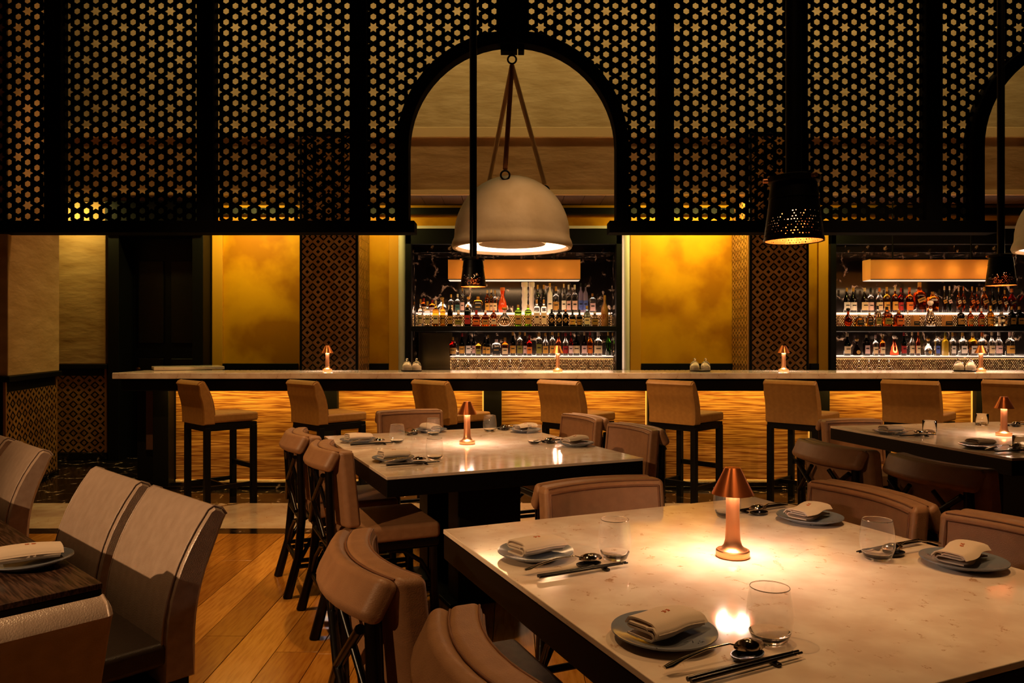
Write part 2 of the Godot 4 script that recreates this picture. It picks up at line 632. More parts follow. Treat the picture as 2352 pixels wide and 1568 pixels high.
func room_lights() -> void:
	var over := ["by the dark table", "above the table farthest from the bar, inner side", "above the middle table", "aimed at the stools by the door end", "aimed at the stools below the dome", "aimed at the stools beyond the dome", "above the board floor beside the dark table", "added behind the screen to light the tiled pier", "behind the table farthest from the bar"]
	# recessed ceiling downlights, the one behind the screen added to brighten the pier: x, ahead, aimed at x, ahead, height; energy, half cone
	for d in [[-1.6, 2.2, -0.5, 1.8, 0.8, 7.5, 17.0], [1.6, 1.9, 1.3, 1.95, 0.8, 7.5, 11.0], [-0.6, 4.2, -0.5, 4.1, 0.8, 6.0, 17.0], [-2.2, 3.9, -2.3, 5.9, 0.9, 14.0, 18.0], [0.4, 3.9, 0.3, 5.9, 0.9, 14.0, 18.0], [3.2, 4.2, 3.1, 6.0, 0.9, 14.0, 18.0], [-1.9, 3.6, -1.7, 3.7, 0.0, 11.0, 16.0], [-3.6, 7.0, -4.3, 7.1, 0.8, 5.0, 17.0], [0.6, 0.4, 0.6, 1.4, 0.75, 3.0, 18.0]]:
		var o := thing("ceiling_downlight", "small round downlight recessed in the ceiling " + over[taken.get("ceiling_downlight", 0)], "downlight", Vector3(d[0], CEIL - 0.001, -d[1]), 0, "recessed ceiling downlights")
		part("trim_ring", MB.new().lathe([Vector2(0.045, -0.004), Vector2(0.06, -0.008), Vector2(0.062, 0.0), Vector2(0.045, 0.0)], 20), M.iron, o)
		part("lamp_face", MB.new().lathe([Vector2(0, -0.002), Vector2(0.045, -0.002), Vector2(0.045, 0.0)], 16), M.bulb, o)
		spot(Vector3(d[0], CEIL - 0.02, -d[1]), Vector3(d[2], d[4], -d[3]), d[5], WARM, d[6], 0.7, 0.04)
	# a spotlight on a ceiling rod that rakes across the dark table
	var tp := Vector3(-3.4, 2.6, 0.8)
	var to := Vector3(-1.25, 0.72, -2.5)
	var tl := thing("rod_spotlight", "black cylinder spotlight on a ceiling rod, behind the dark table", "spotlight", tp)
	part("rod", MB.new().tube([Vector3(0, 0.05, 0), Vector3(0, CEIL - tp.y - 0.001, 0)], 0.01, 8), M.iron, tl)
	var aim := Transform3D(Basis.looking_at(to - tp), Vector3.ZERO) * Transform3D(Basis(Vector3.RIGHT, -PI / 2), Vector3.ZERO)
	part("can", MB.new().lathe([Vector2(0, -0.1), Vector2(0.045, -0.1), Vector2(0.05, -0.09), Vector2(0.05, 0.05), Vector2(0.046, 0.05), Vector2(0.046, 0.02), Vector2(0, 0.02)], 20, aim), M.iron, tl)
	part("lamp_face", MB.new().lathe([Vector2(0, 0.022), Vector2(0.04, 0.022), Vector2(0, 0.028)], 16, aim), M.bulb, tl)
	spot(tp + (to - tp).normalized() * 0.06, to, 12.0, Color(1.0, 0.79, 0.56), 21.0, 0.6, 0.03)
	# cove along the ceiling behind the screen, washing the upper wall
	area(Vector3(0.6, 5.5, -7.35), Vector3(0.6, 3.9, -8.6), Vector2(10.5, 0.12), 9.0, Color(1.0, 0.87, 0.58))
	struct("trim_9", MB.new().box(-4.9, 5.9, 5.53, CEIL, -7.2, -7.3), M.black)
	# wall washers under the planked soffit
	for x in [[-4.78, 0.3], [-2.93, 0.75], [-1.5, 0.3], [2.0, 1.1], [3.55, 0.25]]:
		area(Vector3(x[0], 2.85, -8.06), Vector3(x[0], 1.3, -8.62), Vector2(x[1], 0.05), 2.6 * x[1], Color(1.0, 0.91, 0.48))


func room_shell() -> void:
	struct("ceiling", MB.new().box(-5.8, 7.2, CEIL, CEIL + 0.2, 3.2, -9.6), M.room_dark)
	struct("wall_rear", MB.new().box(-5.8, 7.2, -0.2, CEIL, 3.0, 3.2), M.room_dark)
	struct("wall_left", MB.new().box(-5.8, -5.6, -0.2, CEIL, 3.0, -9.6), M.plaster_tan)
	struct("wall_right", MB.new().box(7.0, 7.2, -0.2, CEIL, 3.0, -9.6), M.room_dark)
	struct("wall_back", MB.new().box(-5.6, 7.0, -0.2, CEIL, -9.4, -9.6), M.room_dark)
	# floor bands: black marble by the bar, pale marble aisle, black border, boards
	struct("floor_slab", MB.new().box(-5.6, 7.0, -0.2, -0.02, 3.0, -9.4), M.room_dark)
	struct("floor_black_band", MB.new().box(-5.6, 7.0, -0.03, 0.0, -6.155, -9.4, 0.001), M.black_marble)
	struct("floor_border", MB.new().box(-5.6, 7.0, -0.03, 0.0, -5.178, -5.323, 0.001), M.black_marble)
	var fl := Node3D.new()
	fl.name = "floor_aisle"
	add_child(fl)
	tag(fl, "pale polished marble aisle in front of the bar", "", "", "structure")
	var x := -5.6
	while x < 6.9:
		part("slab", MB.new().box(x + 0.001, minf(x + 1.6, 7.0) - 0.001, -0.03, 0.0, -5.324, -6.154, 0.001), M.floor_marble, fl)
		x += 1.6


func floor_boards() -> void:
	var fl := Node3D.new()
	fl.name = "floor"
	add_child(fl)
	tag(fl, "honey-coloured oak boards laid towards the bar", "", "", "structure")
	var w := 0.185
	var shapes := {}
	var x := -3.6
	var row := 0
	while x < 3.9:
		var z := 0.3 - rng.randf() * 1.2
		while z < 5.178:
			var z1 := minf(z + [1.1, 1.4, 1.7][rng.randi() % 3], 5.178)
			if z1 > 4.9:
				z1 = 5.178
			var a := maxf(z, -0.6)
			var key := "%.3f" % (z1 - a)
			if not shapes.has(key):
				shapes[key] = MB.new().rbox(Vector3(w - 0.0025, 0.02, z1 - a - 0.0025), 0.0015).commit()
			var o := part("plank", shapes[key], M["plank%d" % (rng.randi() % 4)], fl)
			o.position = Vector3(x + w / 2, -0.01 - 0.0006 * (row % 2), -(a + z1) / 2)
			z = z1
		x += w
		row += 1
	part("far_boards", MB.new().box(-5.6, -3.601, -0.02, 0.0, 3.0, -5.178, 0.001), M.plank1, fl)
	part("far_boards", MB.new().box(3.915, 7.0, -0.02, 0.0, 3.0, -5.178, 0.001), M.plank1, fl)
	part("far_boards", MB.new().box(-3.6, 3.914, -0.02, 0.0, 3.0, 0.62, 0.001), M.plank1, fl)


# Tiles set on a plane: origin at the lower corner, ux along, up y; each a mesh of its own.
var tile_mesh := {}
func tiles(parent: Node, origin: Vector3, ux: Vector3, cols: int, rows: int, w: float, h: float) -> void:
	var key := "%.3f %.3f" % [w, h]
	if not tile_mesh.has(key):
		var mb := MB.new()
		var b := 0.0015
		var t := 0.008
		var a := [Vector3(-w / 2 + b, -h / 2 + b, t), Vector3(w / 2 - b, -h / 2 + b, t), Vector3(w / 2 - b, h / 2 - b, t), Vector3(-w / 2 + b, h / 2 - b, t)]
		var c := [Vector3(-w / 2 + 0.0006, -h / 2 + 0.0006, 0), Vector3(w / 2 - 0.0006, -h / 2 + 0.0006, 0), Vector3(w / 2 - 0.0006, h / 2 - 0.0006, 0), Vector3(-w / 2 + 0.0006, h / 2 - 0.0006, 0)]
		mb.face(a, Vector3(0, 0, 1), [Vector2(0, 1), Vector2(1, 1), Vector2(1, 0), Vector2(0, 0)])
		for k in 4:
			var j := (k + 1) % 4
			mb.face([c[k], c[j], a[j], a[k]], (c[k] + c[j]).normalized())
		tile_mesh[key] = mb.commit()
	var nz := ux.cross(Vector3.UP)
	for r in rows:
		for c in cols:
			var jig := rng.randf_range(-0.0006, 0.0006)
			part("tile", tile_mesh[key], M["tile%d" % (rng.randi() % 2)], parent, Transform3D(Basis(ux, Vector3.UP, nz), origin + ux * (c + 0.5) * w + Vector3.UP * (r + 0.5) * h + nz * jig))


func tiled_pillar(px0: float, px1: float, side: int, label: String) -> void:
	var zf := 7.95
	var x0 := xat(px0, zf)
	var x1 := xat(px1, zf)
	var wid := x1 - x0
	var top := yat(307, zf)
	var o := Node3D.new()
	o.name = numbered("tiled_pillar")
	add_child(o)
	o.position = Vector3((x0 + x1) / 2, 0, -zf)
	tag(o, label, "pillar")
	var hw := wid / 2
	part("core", MB.new().box(-hw + 0.008, hw - 0.008, 0, top, -0.012, -0.66, 0.002), M.dark_wood, o)
	var tw := (wid - 0.05) / 5
	var th := 0.1065
	var rows := int((top - 0.9) / th)
	tiles(o, Vector3(-tw * 2.5, top - 0.02 - rows * th, -0.01), Vector3.RIGHT, 5, rows, tw, th)
	for sx in [-1, 1]:
		part("edge_trim", MB.new().box(sx * hw, sx * (hw - 0.022), 0, top, 0.0, -0.03, 0.003), M.black, o)
	# the side that shows: a bright wooden edge, then tiles running back to the wall
	part("corner_trim", MB.new().box(side * (hw + 0.003), side * (hw - 0.006), 0, top, -0.032, -0.075, 0.002), M.tile_trim, o)
	var sw := 0.112
	if side > 0:
		tiles(o, Vector3(hw - 0.006, top - 0.02 - rows * th, -0.08), Vector3.FORWARD, 5, rows, sw, th)
	else:
		tiles(o, Vector3(-hw + 0.006, top - 0.02 - rows * th, -0.08 - 5 * sw), Vector3.BACK, 5, rows, sw, th)
	part("cap", MB.new().box(-hw - 0.01, hw + 0.01, top, top + 0.02, 0.01, -0.66), M.black, o)


func back_wall() -> void:
	var z := WALL_Z
	# mustard wall with openings for the two niches and the dark passage
	var n1 := [xat(933, z), xat(1427, z)]
	var n2 := [xat(1903, z), xat(1903, z) + (n1[1] - n1[0])]
	var door := [xat(275, z), xat(487, z)]
	var wall := Node3D.new()
	wall.name = "wall_bar"
	add_child(wall)
	tag(wall, "mustard washed plaster wall behind the bar", "", "", "structure")
	for s in [[door[1], n1[0]], [n1[1], n2[0]], [n2[1], 7.0]]:
		part("panel", MB.new().box(s[0], s[1], 0, 2.6, -z, -z - 0.3, 0.001), M.mustard, wall)
	part("panel", MB.new().box(-5.6, door[0], 0, 2.874, -z - 0.01, -z - 0.3, 0.001), M.mustard, wall)
	part("panel_head", MB.new().box(door[1], 7.0, 2.6, 2.874, -z, -z - 0.3, 0.001), M.mustard, wall)
	# proud strips beside panels and niches
	for s in [[487, 511, 0.03], [893, 915, 0.03], [1448, 1472, 0.03], [1880, 1902, 0.03]]:
		part("pilaster_strip", MB.new().box(xat(s[0], z - 0.03), xat(s[1], z - 0.03), 0, 2.6, -z + 0.03, -z, 0.004), M.mustard_trim, wall)
	for px in [923.5, 1437.5]:
		var inward := 1.0 if px < 1176 else -1.0
		part("jamb_led_strip", MB.new().box(xat(px, z) + inward * 0.052, xat(px, z) + inward * 0.056, 1.0, 2.55, -z + 0.035, -z + 0.02, 0.001), M.led_white, wall)
		area(Vector3(xat(px, z) + inward * 0.051, 1.75, -z + 0.04), Vector3(xat(px, z), 1.75, -z + 0.02), Vector2(0.01, 1.5), 0.02, Color(1.0, 0.86, 0.74))
		part("round_jamb", MB.new().lathe([Vector2(0.0, 0), Vector2(0.046, 0), Vector2(0.046, 2.6), Vector2(0, 2.6)], 24, Transform3D(Basis.IDENTITY, Vector3(xat(px, z), 0, -z))), M.white_plaster, wall)
	for s in [[512, 684], [848, 893], [1473, 1690], [1860, 1880]]:
		part("dado_rail", MB.new().box(xat(s[0], z - 0.02), xat(s[1], z - 0.02), 1.0, 1.07, -z + 0.04, -z, 0.004), M.black, wall)
	for s in [[512, 684], [1473, 1690]]:
		var n := int((xat(s[1], z) - xat(s[0], z)) / 0.117)
		tiles(wall, Vector3(xat(s[0], z), 0.893, -z + 0.006), Vector3.RIGHT, n, 1, 0.117, 0.107)
	# head over the niches: white line, mustard band, dark beam
	var t := struct("trim_1", MB.new().box(door[1], 7.0, 2.60, 2.632, -z + 0.06, -z, 0.003), M.white_plaster)
	t = struct("trim_2", MB.new().box(-5.6, 7.0, 2.757, 2.83, -z + 0.10, -z, 0.003), M.black)
	# planked soffit
	var so := Node3D.new()
	so.name = "ceiling_soffit"
	add_child(so)
	tag(so, "brown planked soffit over the back bar", "", "", "structure")
	var x := -5.6
	while x < 6.99:
		part("plank", MB.new().box(x + 0.002, minf(x + 0.22, 7.0) - 0.002, 2.876, 2.9, -8.03, -z - 0.02, 0.002), M.soffit_wood, so)
		x += 0.22
	# fascia over the soffit, its lip and cornice coloured paler for the light on their fronts, and the upper wall set back above
	struct("wall_fascia", MB.new().box(-5.6, 7.0, 2.9, 3.5, -8.0, -8.2, 0.002), M.plaster_tan)
	struct("trim_3", MB.new().box(-5.6, 7.0, 2.874, 2.925, -7.97, -8.02, 0.003), M.lit_pale_trim)
	struct("trim_4", MB.new().box(-5.6, 7.0, 3.48, 3.59, -7.97, -8.2, 0.006), M.lit_pale_trim)
	struct("trim_5", MB.new().box(-5.6, 7.0, 3.5, 3.58, -8.2, -z, 0.003), M.plaster)
	struct("wall_upper", MB.new().box(-5.6, 7.0, 3.58, CEIL, -z, -z - 0.2, 0.001), M.plaster)
	tiled_pillar(688, 822, 1, "tall lozenge-tiled pillar standing between the doorway panel and the dome-side niche")
	tiled_pillar(1722, 1858, -1, "tall lozenge-tiled pillar standing between the wide mustard panel and second niche")
	# dark passage at the end of the bar
	var d := Node3D.new()
	d.name = "door_1"
	add_child(d)
	tag(d, "black timber door and frame at the end of the bar", "", "", "structure")
	var dw: float = door[1] - door[0]
	var leaf := part("leaf", MB.new().box(door[0] + 0.12, door[1] - 0.12, 0, 2.5, -z - 0.05, -z - 0.1), M.black, d)
	for s in [[door[0], door[0] + 0.12], [door[1] - 0.12, door[1]]]:
		part("frame_post", MB.new().box(s[0], s[1], 0, 2.874, -z + 0.25, -z - 0.2), M.black, d)
	part("frame_head", MB.new().box(door[0] - 0.02, door[1], 2.5, 2.87, -z + 0.28, -z - 0.2), M.black, d)
	for k in 2:
		for j in 2:
			var cx: float = door[0] + 0.12 + (dw - 0.24) * (0.27 + 0.46 * k)
			part("door_panel", MB.new().rbox(Vector3((dw - 0.24) * 0.36, 0.95, 0.03), 0.01, 1, Transform3D(Basis.IDENTITY, Vector3(cx, 0.65 + j * 1.12, -z - 0.045))), M.dark_wood, leaf)
	part("door_knob", MB.new().lathe([Vector2(0, 0), Vector2(0.02, 0.01), Vector2(0.028, 0.03), Vector2(0.02, 0.05), Vector2(0, 0.055)], 14, Transform3D(Basis(Vector3.RIGHT, PI / 2), Vector3(door[0] + 0.2, 1.0, -z - 0.05))), M.gold_plate, leaf)
	# plastered piers with tiled dado at the far end of the room
	pier("wall_pier_aisle", Vector3(-4.60, 0, -7.6), Vector3(0.2274, 0, 0.9738), 1.22, 0.973, 9, 0.132, 0.03)
	pier("wall_pier_bar", Vector3(xat(118, 8.4), 0, -8.4), Vector3.RIGHT, xat(246, 8.4) - xat(118, 8.4), 1.017, 5, 0.12, 0.084)


# A plastered pier: runs from a along dir, dado of tiles with black rail and base, plaster above.
func pier(called: String, a: Vector3, dir: Vector3, wid: float, rail: float, cols: int, tw: float, foot: float) -> void:
	var o := Node3D.new()
	o.name = called
	add_child(o)
	tag(o, "tan plastered pier over a lozenge-tiled dado", "", "", "structure")
	var nz := dir.cross(Vector3.UP)
	if nz.x < -0.5:
		nz = -nz
	# frame with x along the pier and z out of its face
	var flip := dir.cross(Vector3.UP).dot(nz) < 0
	var ax := -dir if flip else dir
	var start := a + (dir * wid if flip else Vector3.ZERO)
	o.transform = Transform3D(Basis(ax, Vector3.UP, nz), start)
	part("plaster_face", MB.new().box(0, wid, rail + 0.05, CEIL if called.ends_with("aisle") else 2.87, 0.03, -0.5, 0.01), M.plaster_tan, o)
	part("core", MB.new().box(0.005, wid - 0.005, 0, rail, 0, -0.48, 0.002), M.black, o)
	part("rail", MB.new().box(-0.02, wid + 0.02, rail, rail + 0.05, 0.05, -0.5, 0.006), M.black, o)
	part("skirting", MB.new().box(-0.01, wid + 0.01, 0, foot, 0.025, -0.5, 0.005), M.black_marble, o)
	var th := 0.1065
	var rows := int((rail - foot) / th)
	var span := tw * cols
	tiles(o, Vector3((wid - span) / 2, foot + 0.003, 0.002), Vector3.RIGHT, cols, rows, tw, th)
	for s in [0.012, wid - 0.012]:
		part("edge_trim", MB.new().box(s - 0.012, s + 0.012, foot, rail, 0.012, -0.01, 0.003), M.tile_trim, o)


func niche(second: bool) -> void:
	var z := WALL_Z
	var off := xat(1903, z) - xat(933, z) if second else 0.0
	var x0 := xat(933, z) + off
	var x1 := xat(1427, z) + off
	var zb := 9.2
	var o := thing("back_bar_cabinet", "black marble back-bar niche with lit bottle steps, behind the dome pendant" if not second else "black marble back-bar niche with lit bottle steps, beyond the second tiled pillar", "back bar", Vector3((x0 + x1) / 2, 0, -z), 0, "back-bar niches")
	var hw := (x1 - x0) / 2
	part("back_panel", MB.new().box(-hw, hw, 0, 2.6, z - zb, z - zb - 0.05), M.black_marble, o)
	for s in [-1, 1]:
		part("side_panel", MB.new().box(s * hw, s * (hw - 0.03), 0, 2.6, 0.0, z - zb), M.black_marble, o)
		part("frame_post", MB.new().box(s * hw, s * (hw - 0.065), 0, 2.6, 0.06, -0.06), M.black, o)
	part("header", MB.new().box(-hw, hw, 2.424, 2.6, 0.06, -0.3), M.black, o)
	part("header_panel", MB.new().box(-hw + 0.066, hw - 0.066, 2.34, 2.424, -0.05, z - zb), M.black_marble, o)
	part("shelf", MB.new().box(-hw + 0.066, hw - 0.066, 1.436, 1.494, 0.06, z - zb, 0.006), M.black, o)
	part("work_top", MB.new().box(-hw + 0.066, hw - 0.066, 0.93, 0.985, 0.12, z - zb, 0.006), M.steel, o)
	part("base_cupboard", MB.new().box(-hw + 0.07, hw - 0.07, 0, 0.93, 0.08, z - zb), M.black, o)
	# lit steps with pierced gold fronts
	for s in [[0.985, 1.152, 0.15], [1.494, 1.66, 0.25]]:
		var w0: float = -hw + 0.07 + (0.42 if s[0] < 1.2 and not second else 0.0)
		var w1: float = hw - 0.07
		var zf: float = -s[2]
		part("step_top_light", MB.new().box(w0, w1, s[1] - 0.012, s[1], zf, z - zb, 0.001), M.led_step, o)
		part("step_led_lip", MB.new().box(w0, w1, s[1] - 0.012, s[1] + 0.001, zf + 0.006, zf + 0.0005, 0.001), M.led_white, o)
		part("step_backlight_led", MB.new().box(w0, w1, s[0] + 0.01, s[1] - 0.03, zf - 0.03, zf - 0.035, 0.001), M.led_gold, o)
		var mb := MB.new()
		var pitch := 0.021
		var ny := int((s[1] - s[0] - 0.035) / (pitch * 0.866))
		var nx := int((w1 - w0) / pitch)
		var cell := PackedVector2Array()
		for k in 6:
			cell.append(Vector2.from_angle(PI / 3 * k + PI / 6) * pitch * 0.5774)
		for r in ny:
			for c in nx:
				var hole := PackedVector2Array()
				var hr := pitch * rng.randf_range(0.17, 0.32)
				for k in 6:
					hole.append(Vector2.from_angle(PI / 3 * k + PI / 3) * hr)
				mb.pierced(Vector2(w0 + (c + 0.5 + 0.5 * (r % 2)) * pitch, s[0] + 0.014 + r * pitch * 0.866), cell, hole, 0.003, func(p: Vector2, dd: float): return Vector3(p.x, p.y, zf + dd))
		part("pierced_front", mb, M.gold_plate, o)
		area(o.position + Vector3((w0 + w1) / 2, s[1] + 0.004, z - zb + 0.03), o.position + Vector3((w0 + w1) / 2, s[1] + 1.0, z - zb + 0.06), Vector2(w1 - w0, 0.03), 0.7, Color(1.0, 0.84, 0.70))
	if not second:
		part("steel_panel", MB.new().box(-hw + 0.07, -hw + 0.48, 0.985, 1.43, z - zb + 0.03, z - zb, 0.002), M.steel, o)
	# the long drum shade hung in the opening
	var lz := 8.33
	var lx0 := xat(1029, lz) if not second else xat(2000, lz)
	var lx1 := lx0 + xat(1333, lz) - xat(1029, lz)
	var d := thing("drum_lamp", "long rectangular linen lamp shade glowing amber, in the niche behind the dome" if not second else "long rectangular linen lamp shade glowing amber, hung by small perforated pendant", "lamp", Vector3((lx0 + lx1) / 2, 2.0, -lz - 0.1), 0, "back-bar drum lamps")
	var lw := (lx1 - lx0) / 2
	var y0 := 0.004
	var y1 := 0.232
	for s in [-1, 1]:
		part("shade_side", MB.new().box(-lw, lw, y0, y1, s * 0.098, s * 0.1, 0.0005), M.drum_cloth, d)
		part("shade_end", MB.new().box(s * lw, s * (lw - 0.002), y0, y1, -0.097, 0.097, 0.0005), M.drum_cloth, d)
		for yy in [0.0, y1 - 0.006]:
			part("shade_frame", MB.new().box(-lw - 0.002, lw + 0.002, yy, yy + 0.01, s * 0.097, s * 0.104, 0.001), M.iron, d)
	part("lamp_diffuser", MB.new().box(-lw + 0.004, lw - 0.004, 0.0, 0.006, -0.095, 0.095, 0.001), M.led_white, d)
	for k in 4:
		var bx := -lw * 0.70 + k * lw * 0.467
		part("bulb", MB.new().lathe([Vector2(0, -0.02), Vector2(0.012, -0.016), Vector2(0.018, 0), Vector2(0.012, 0.016), Vector2(0, 0.02)], 12, Transform3D(Basis.IDENTITY, Vector3(bx, 0.115, 0.062))), M.bulb, d)
		omni(Vector3(bx, 0.115, 0.062), 0.022, Color(1.0, 0.84, 0.50), 0.016, d)
	for s in [-1, 1]:
		part("stem", MB.new().tube([Vector3(s * lw * 0.6, y1 - 0.01, 0), Vector3(s * lw * 0.6, 0.876, 0)], 0.008, 8), M.iron, d)
	area(d.position + Vector3(0, -0.012, 0), d.position + Vector3(0, -1, -0.25), Vector2(lw * 1.9, 0.16), 0.50, WARM)


func lattice_screen() -> void:
	var z := SCREEN_Z
	var s := z / FL
	var o := thing("lattice_screen", "black timber screen pierced with stars and hexagons, arched openings, above the bar", "screen", Vector3(0, 0, -z))
	var col := 21.4
	var half := 12.38
	var cell := PackedVector2Array()
	var hexa := PackedVector2Array()
	var star := PackedVector2Array()
	for k in 6:
		cell.append(Vector2.from_angle(PI / 3 * k) * half / cos(PI / 6))
		hexa.append(Vector2.from_angle(PI / 3 * k + PI / 6) * 7.7)
		star.append(Vector2.from_angle(PI / 3 * k) * 13.0)
		star.append(Vector2.from_angle(PI / 3 * k + PI / 6) * 7.4)
	var arches := [1177.0, 2487.0]
	var place := func(p: Vector2, d: float): return Vector3((p.x - CX) * s, EYE - (p.y - CY) * s, d - 0.004)
	# posts, by their centres; panels between, by the column that starts the pattern
	var posts := [-220.0, 129.0, 476.5, 825.0, 1177.5, 1526.0, 1831.0, 2138.0, 2487.0, 2836.0]
	var phase := [-343.0, -0.6, 156.0, 498.0, 857.5, 1199.5, 1554.8, 1812.0, 2168.8, 2505.0]
	for p in posts.size() - 1:
		var c0: float = phase[p + 1]
		if p == 0:
			c0 = -0.6
		var mb := MB.new()
		for c in range(-40, 40):
			var x := c0 + c * col
			if x < posts[p] or x >= posts[p + 1]:
				continue
			for k in range(-13, 42):
				if posmod(k + c, 2) == 0:
					continue
				var y := 26.0 + k * half
				if y < -124 or y > 532:
					continue
				var cut := false
				for a in arches:
					var dx: float = absf(x - a)
					if (y >= 341 and dx < 250) or (y < 341 and Vector2(dx, y - 341).length() < 250):
						cut = true
				if cut:
					continue
				var cm := posmod(c, 6)
				var km := posmod(k, 6)
				var st := (km == 0 and (cm == 3 or cm == 5)) or (km == 3 and (cm == 0 or cm == 2))
				mb.pierced(Vector2(x, y), cell, star if st else hexa, 0.008, place)
		part("lattice_panel", mb, M.screen, o)
	for k in posts.size():
		var px: float = posts[k]
		var wide := 37.0 if px in [1177.5, 2487.0] else 19.0
		var low: float = 92.0 if wide > 20 else 530.0
		var p0: Vector3 = place.call(Vector2(px - wide, low), 0.0)
		var p1: Vector3 = place.call(Vector2(px + wide, -106), 0.0)
		part("post", MB.new().box(p0.x, p1.x, p0.y, CEIL - 0.002, -0.06, 0.06, 0.006), M.screen, o)
	part("header_board", MB.new().box(xat(-400, z), xat(2900, z), 4.66, CEIL - 0.002, -0.03, 0.03), M.screen, o)
	# bottom beams, broken by the arches
	for b in [[-400.0, 955.0], [1397.0, 2281.0], [2690.0, 2950.0]]:
		var p0: Vector3 = place.call(Vector2(b[0], 537), 0.0)
		var p1: Vector3 = place.call(Vector2(b[1], 510), 0.0)
		part("beam", MB.new().box(p0.x, p1.x, p0.y, p1.y, -0.09, 0.09, 0.006), M.screen, o)
	# arch frames
	for a in arches:
		var outer := PackedVector2Array()
		var inner := PackedVector2Array()
		for k in 33:
			var th := PI * k / 32.0
			outer.append(Vector2(cos(th) * 264.5, sin(th) * 264.5))
			inner.append(Vector2(cos(th) * 236, sin(th) * 236))
		var poly := PackedVector2Array()
		poly.append(Vector2(264.5, -190))
		poly.append_array(outer)
		poly.append(Vector2(-264.5, -190))
		poly.append(Vector2(-236, -190))
		inner.reverse()
		poly.append_array(inner)
		poly.append(Vector2(236, -190))
		for k in poly.size():
			poly[k] = poly[k] * s + Vector2((a - CX) * s, EYE - (341 - CY) * s)
		part("arch_frame", MB.new().extrude(poly, -0.07, 0.07, 0.004), M.screen, o)
		# blocks that carry the dome pendant, hanging below the crown
		for q in [[-27.0, 11.0], [13.0, 27.0]]:
			var b0: Vector3 = place.call(Vector2(a + q[0], 122), 0.0)
			var b1: Vector3 = place.call(Vector2(a + q[1], 88), 0.0)
			part("hanger_block", MB.new().box(b0.x, b1.x, b0.y, b1.y, -0.05, 0.05), M.screen, o)


func bar_counter() -> void:
	var o := thing("bar_counter", "long bar counter with cream stone top over lit wood-grain panels", "bar counter", Vector3(0, 0, -6.55))
	var xl := xat(257, 6.55)
	part("worktop", MB.new().box(xl, 6.2, 0.994, 1.047, 0.0, -0.62, 0.006), M.cream_marble, o)
	part("apron", MB.new().box(xl + 0.05, 6.2, 0.885, 0.994, -0.06, -0.10), M.black, o)
	part("under_board", MB.new().box(xl + 0.05, 6.2, 0.97, 0.993, -0.06, -0.6), M.black, o)
	part("carcass", MB.new().box(xl + 0.05, 6.2, 0.0, 0.97, -0.34, -0.6), M.black, o)
	part("plinth", MB.new().box(xl + 0.05, 6.2, 0.0, 0.05, -0.24, -0.34), M.black_marble, o)
	part("foot_ledge", MB.new().box(xl + 0.05, 6.2, 0.0, 0.022, -0.19, -0.24), M.black_marble, o)
	var zp := 6.88
	var k := 0
	var px := 404.0
	while px < 2360:
		var x0 := xat(px, zp)
		var x1 := xat(px + 330, zp)
		part("wood_panel", MB.new().box(x0, x1, 0.062, 0.965, -0.33, -0.345, 0.002), M.veneer, o)
		part("led_strip", MB.new().box(x0 + 0.02, x1 - 0.02, 0.955, 0.967, -0.11, -0.15, 0.002), M.led_amber, o)
		part("led_line", MB.new().box(x0, x1, 0.052, 0.060, -0.322, -0.33, 0.001), M.led_line, o)
		part("led_line", MB.new().box(x1, x1 + 0.012, 0.062, 0.9, -0.322, -0.33, 0.001), M.led_line, o)
		area(Vector3((x0 + x1) / 2, 0.95, -6.55 - 0.13), Vector3((x0 + x1) / 2, 0.35, -6.55 - 0.33), Vector2(x1 - x0 - 0.05, 0.03), 0.78, AMBER)
		part("post", MB.new().box(x1 + 0.014, xat(px + 374, zp), 0.0, 0.97, -0.27, -0.345, 0.006), M.black, o)
		px += 374
		k += 1
	part("post", MB.new().box(xat(366, zp), xat(402, zp), 0.0, 0.97, -0.2, -0.345, 0.006), M.black, o)
	# the end of the bar: black carcass with a strip of dark polished wood, and the lifting flap behind
	part("end_panel", MB.new().box(xat(338, zp), xat(364, zp), 0.33, 0.90, -0.30, -0.345, 0.01), M.soffit_wood, o)
	part("flap", MB.new().rbox(Vector3(0.62, 0.03, 0.4), 0.005, 1, Transform3D(Basis(Vector3.UP, 0.5), Vector3(xat(430, 7.2) - 0.05, 1.065, -0.78))), M.cream_marble, o)


# ---------------------------------------------------------------- furniture
# Table axes: a turned rectangle given by a corner nearest the far left, its width direction and size.
const U1 := Vector2(0.917, 0.399)      # dining tables: along the far edge (x, ahead)
const V1 := Vector2(0.399, -0.917)     # and towards the eye

func dining_table(called: String, label: String, c: Vector2, u: Vector2, wid: float, dep: float, top: Material) -> Node3D:
	var o := thing(called, label, "table", Vector3(c.x, 0, -c.y), atan2(u.y, u.x))
	part("table_top", MB.new().rbox(Vector3(wid, 0.014, dep), 0.002, 1, Transform3D(Basis.IDENTITY, Vector3(0, TH - 0.007, 0))), top, o)
	part("apron", MB.new().rbox(Vector3(wid - 0.002, 0.075, dep - 0.002), 0.003, 1, Transform3D(Basis.IDENTITY, Vector3(0, TH - 0.0515, 0))), M.black, o)
	for s in [-1, 1]:
		part("pedestal", MB.new().rbox(Vector3(0.34, 0.66, 0.16), 0.006, 1, Transform3D(Basis.IDENTITY, Vector3(0, 0.345, s * dep * 0.17))), M.black, o)
	part("foot_plate", MB.new().rbox(Vector3(minf(wid, 1.3) * 0.34, 0.02, dep * 0.46), 0.004, 1, Transform3D(Basis.IDENTITY, Vector3(0, 0.011, 0))), M.black, o)
	return o


var chair_master: Node3D
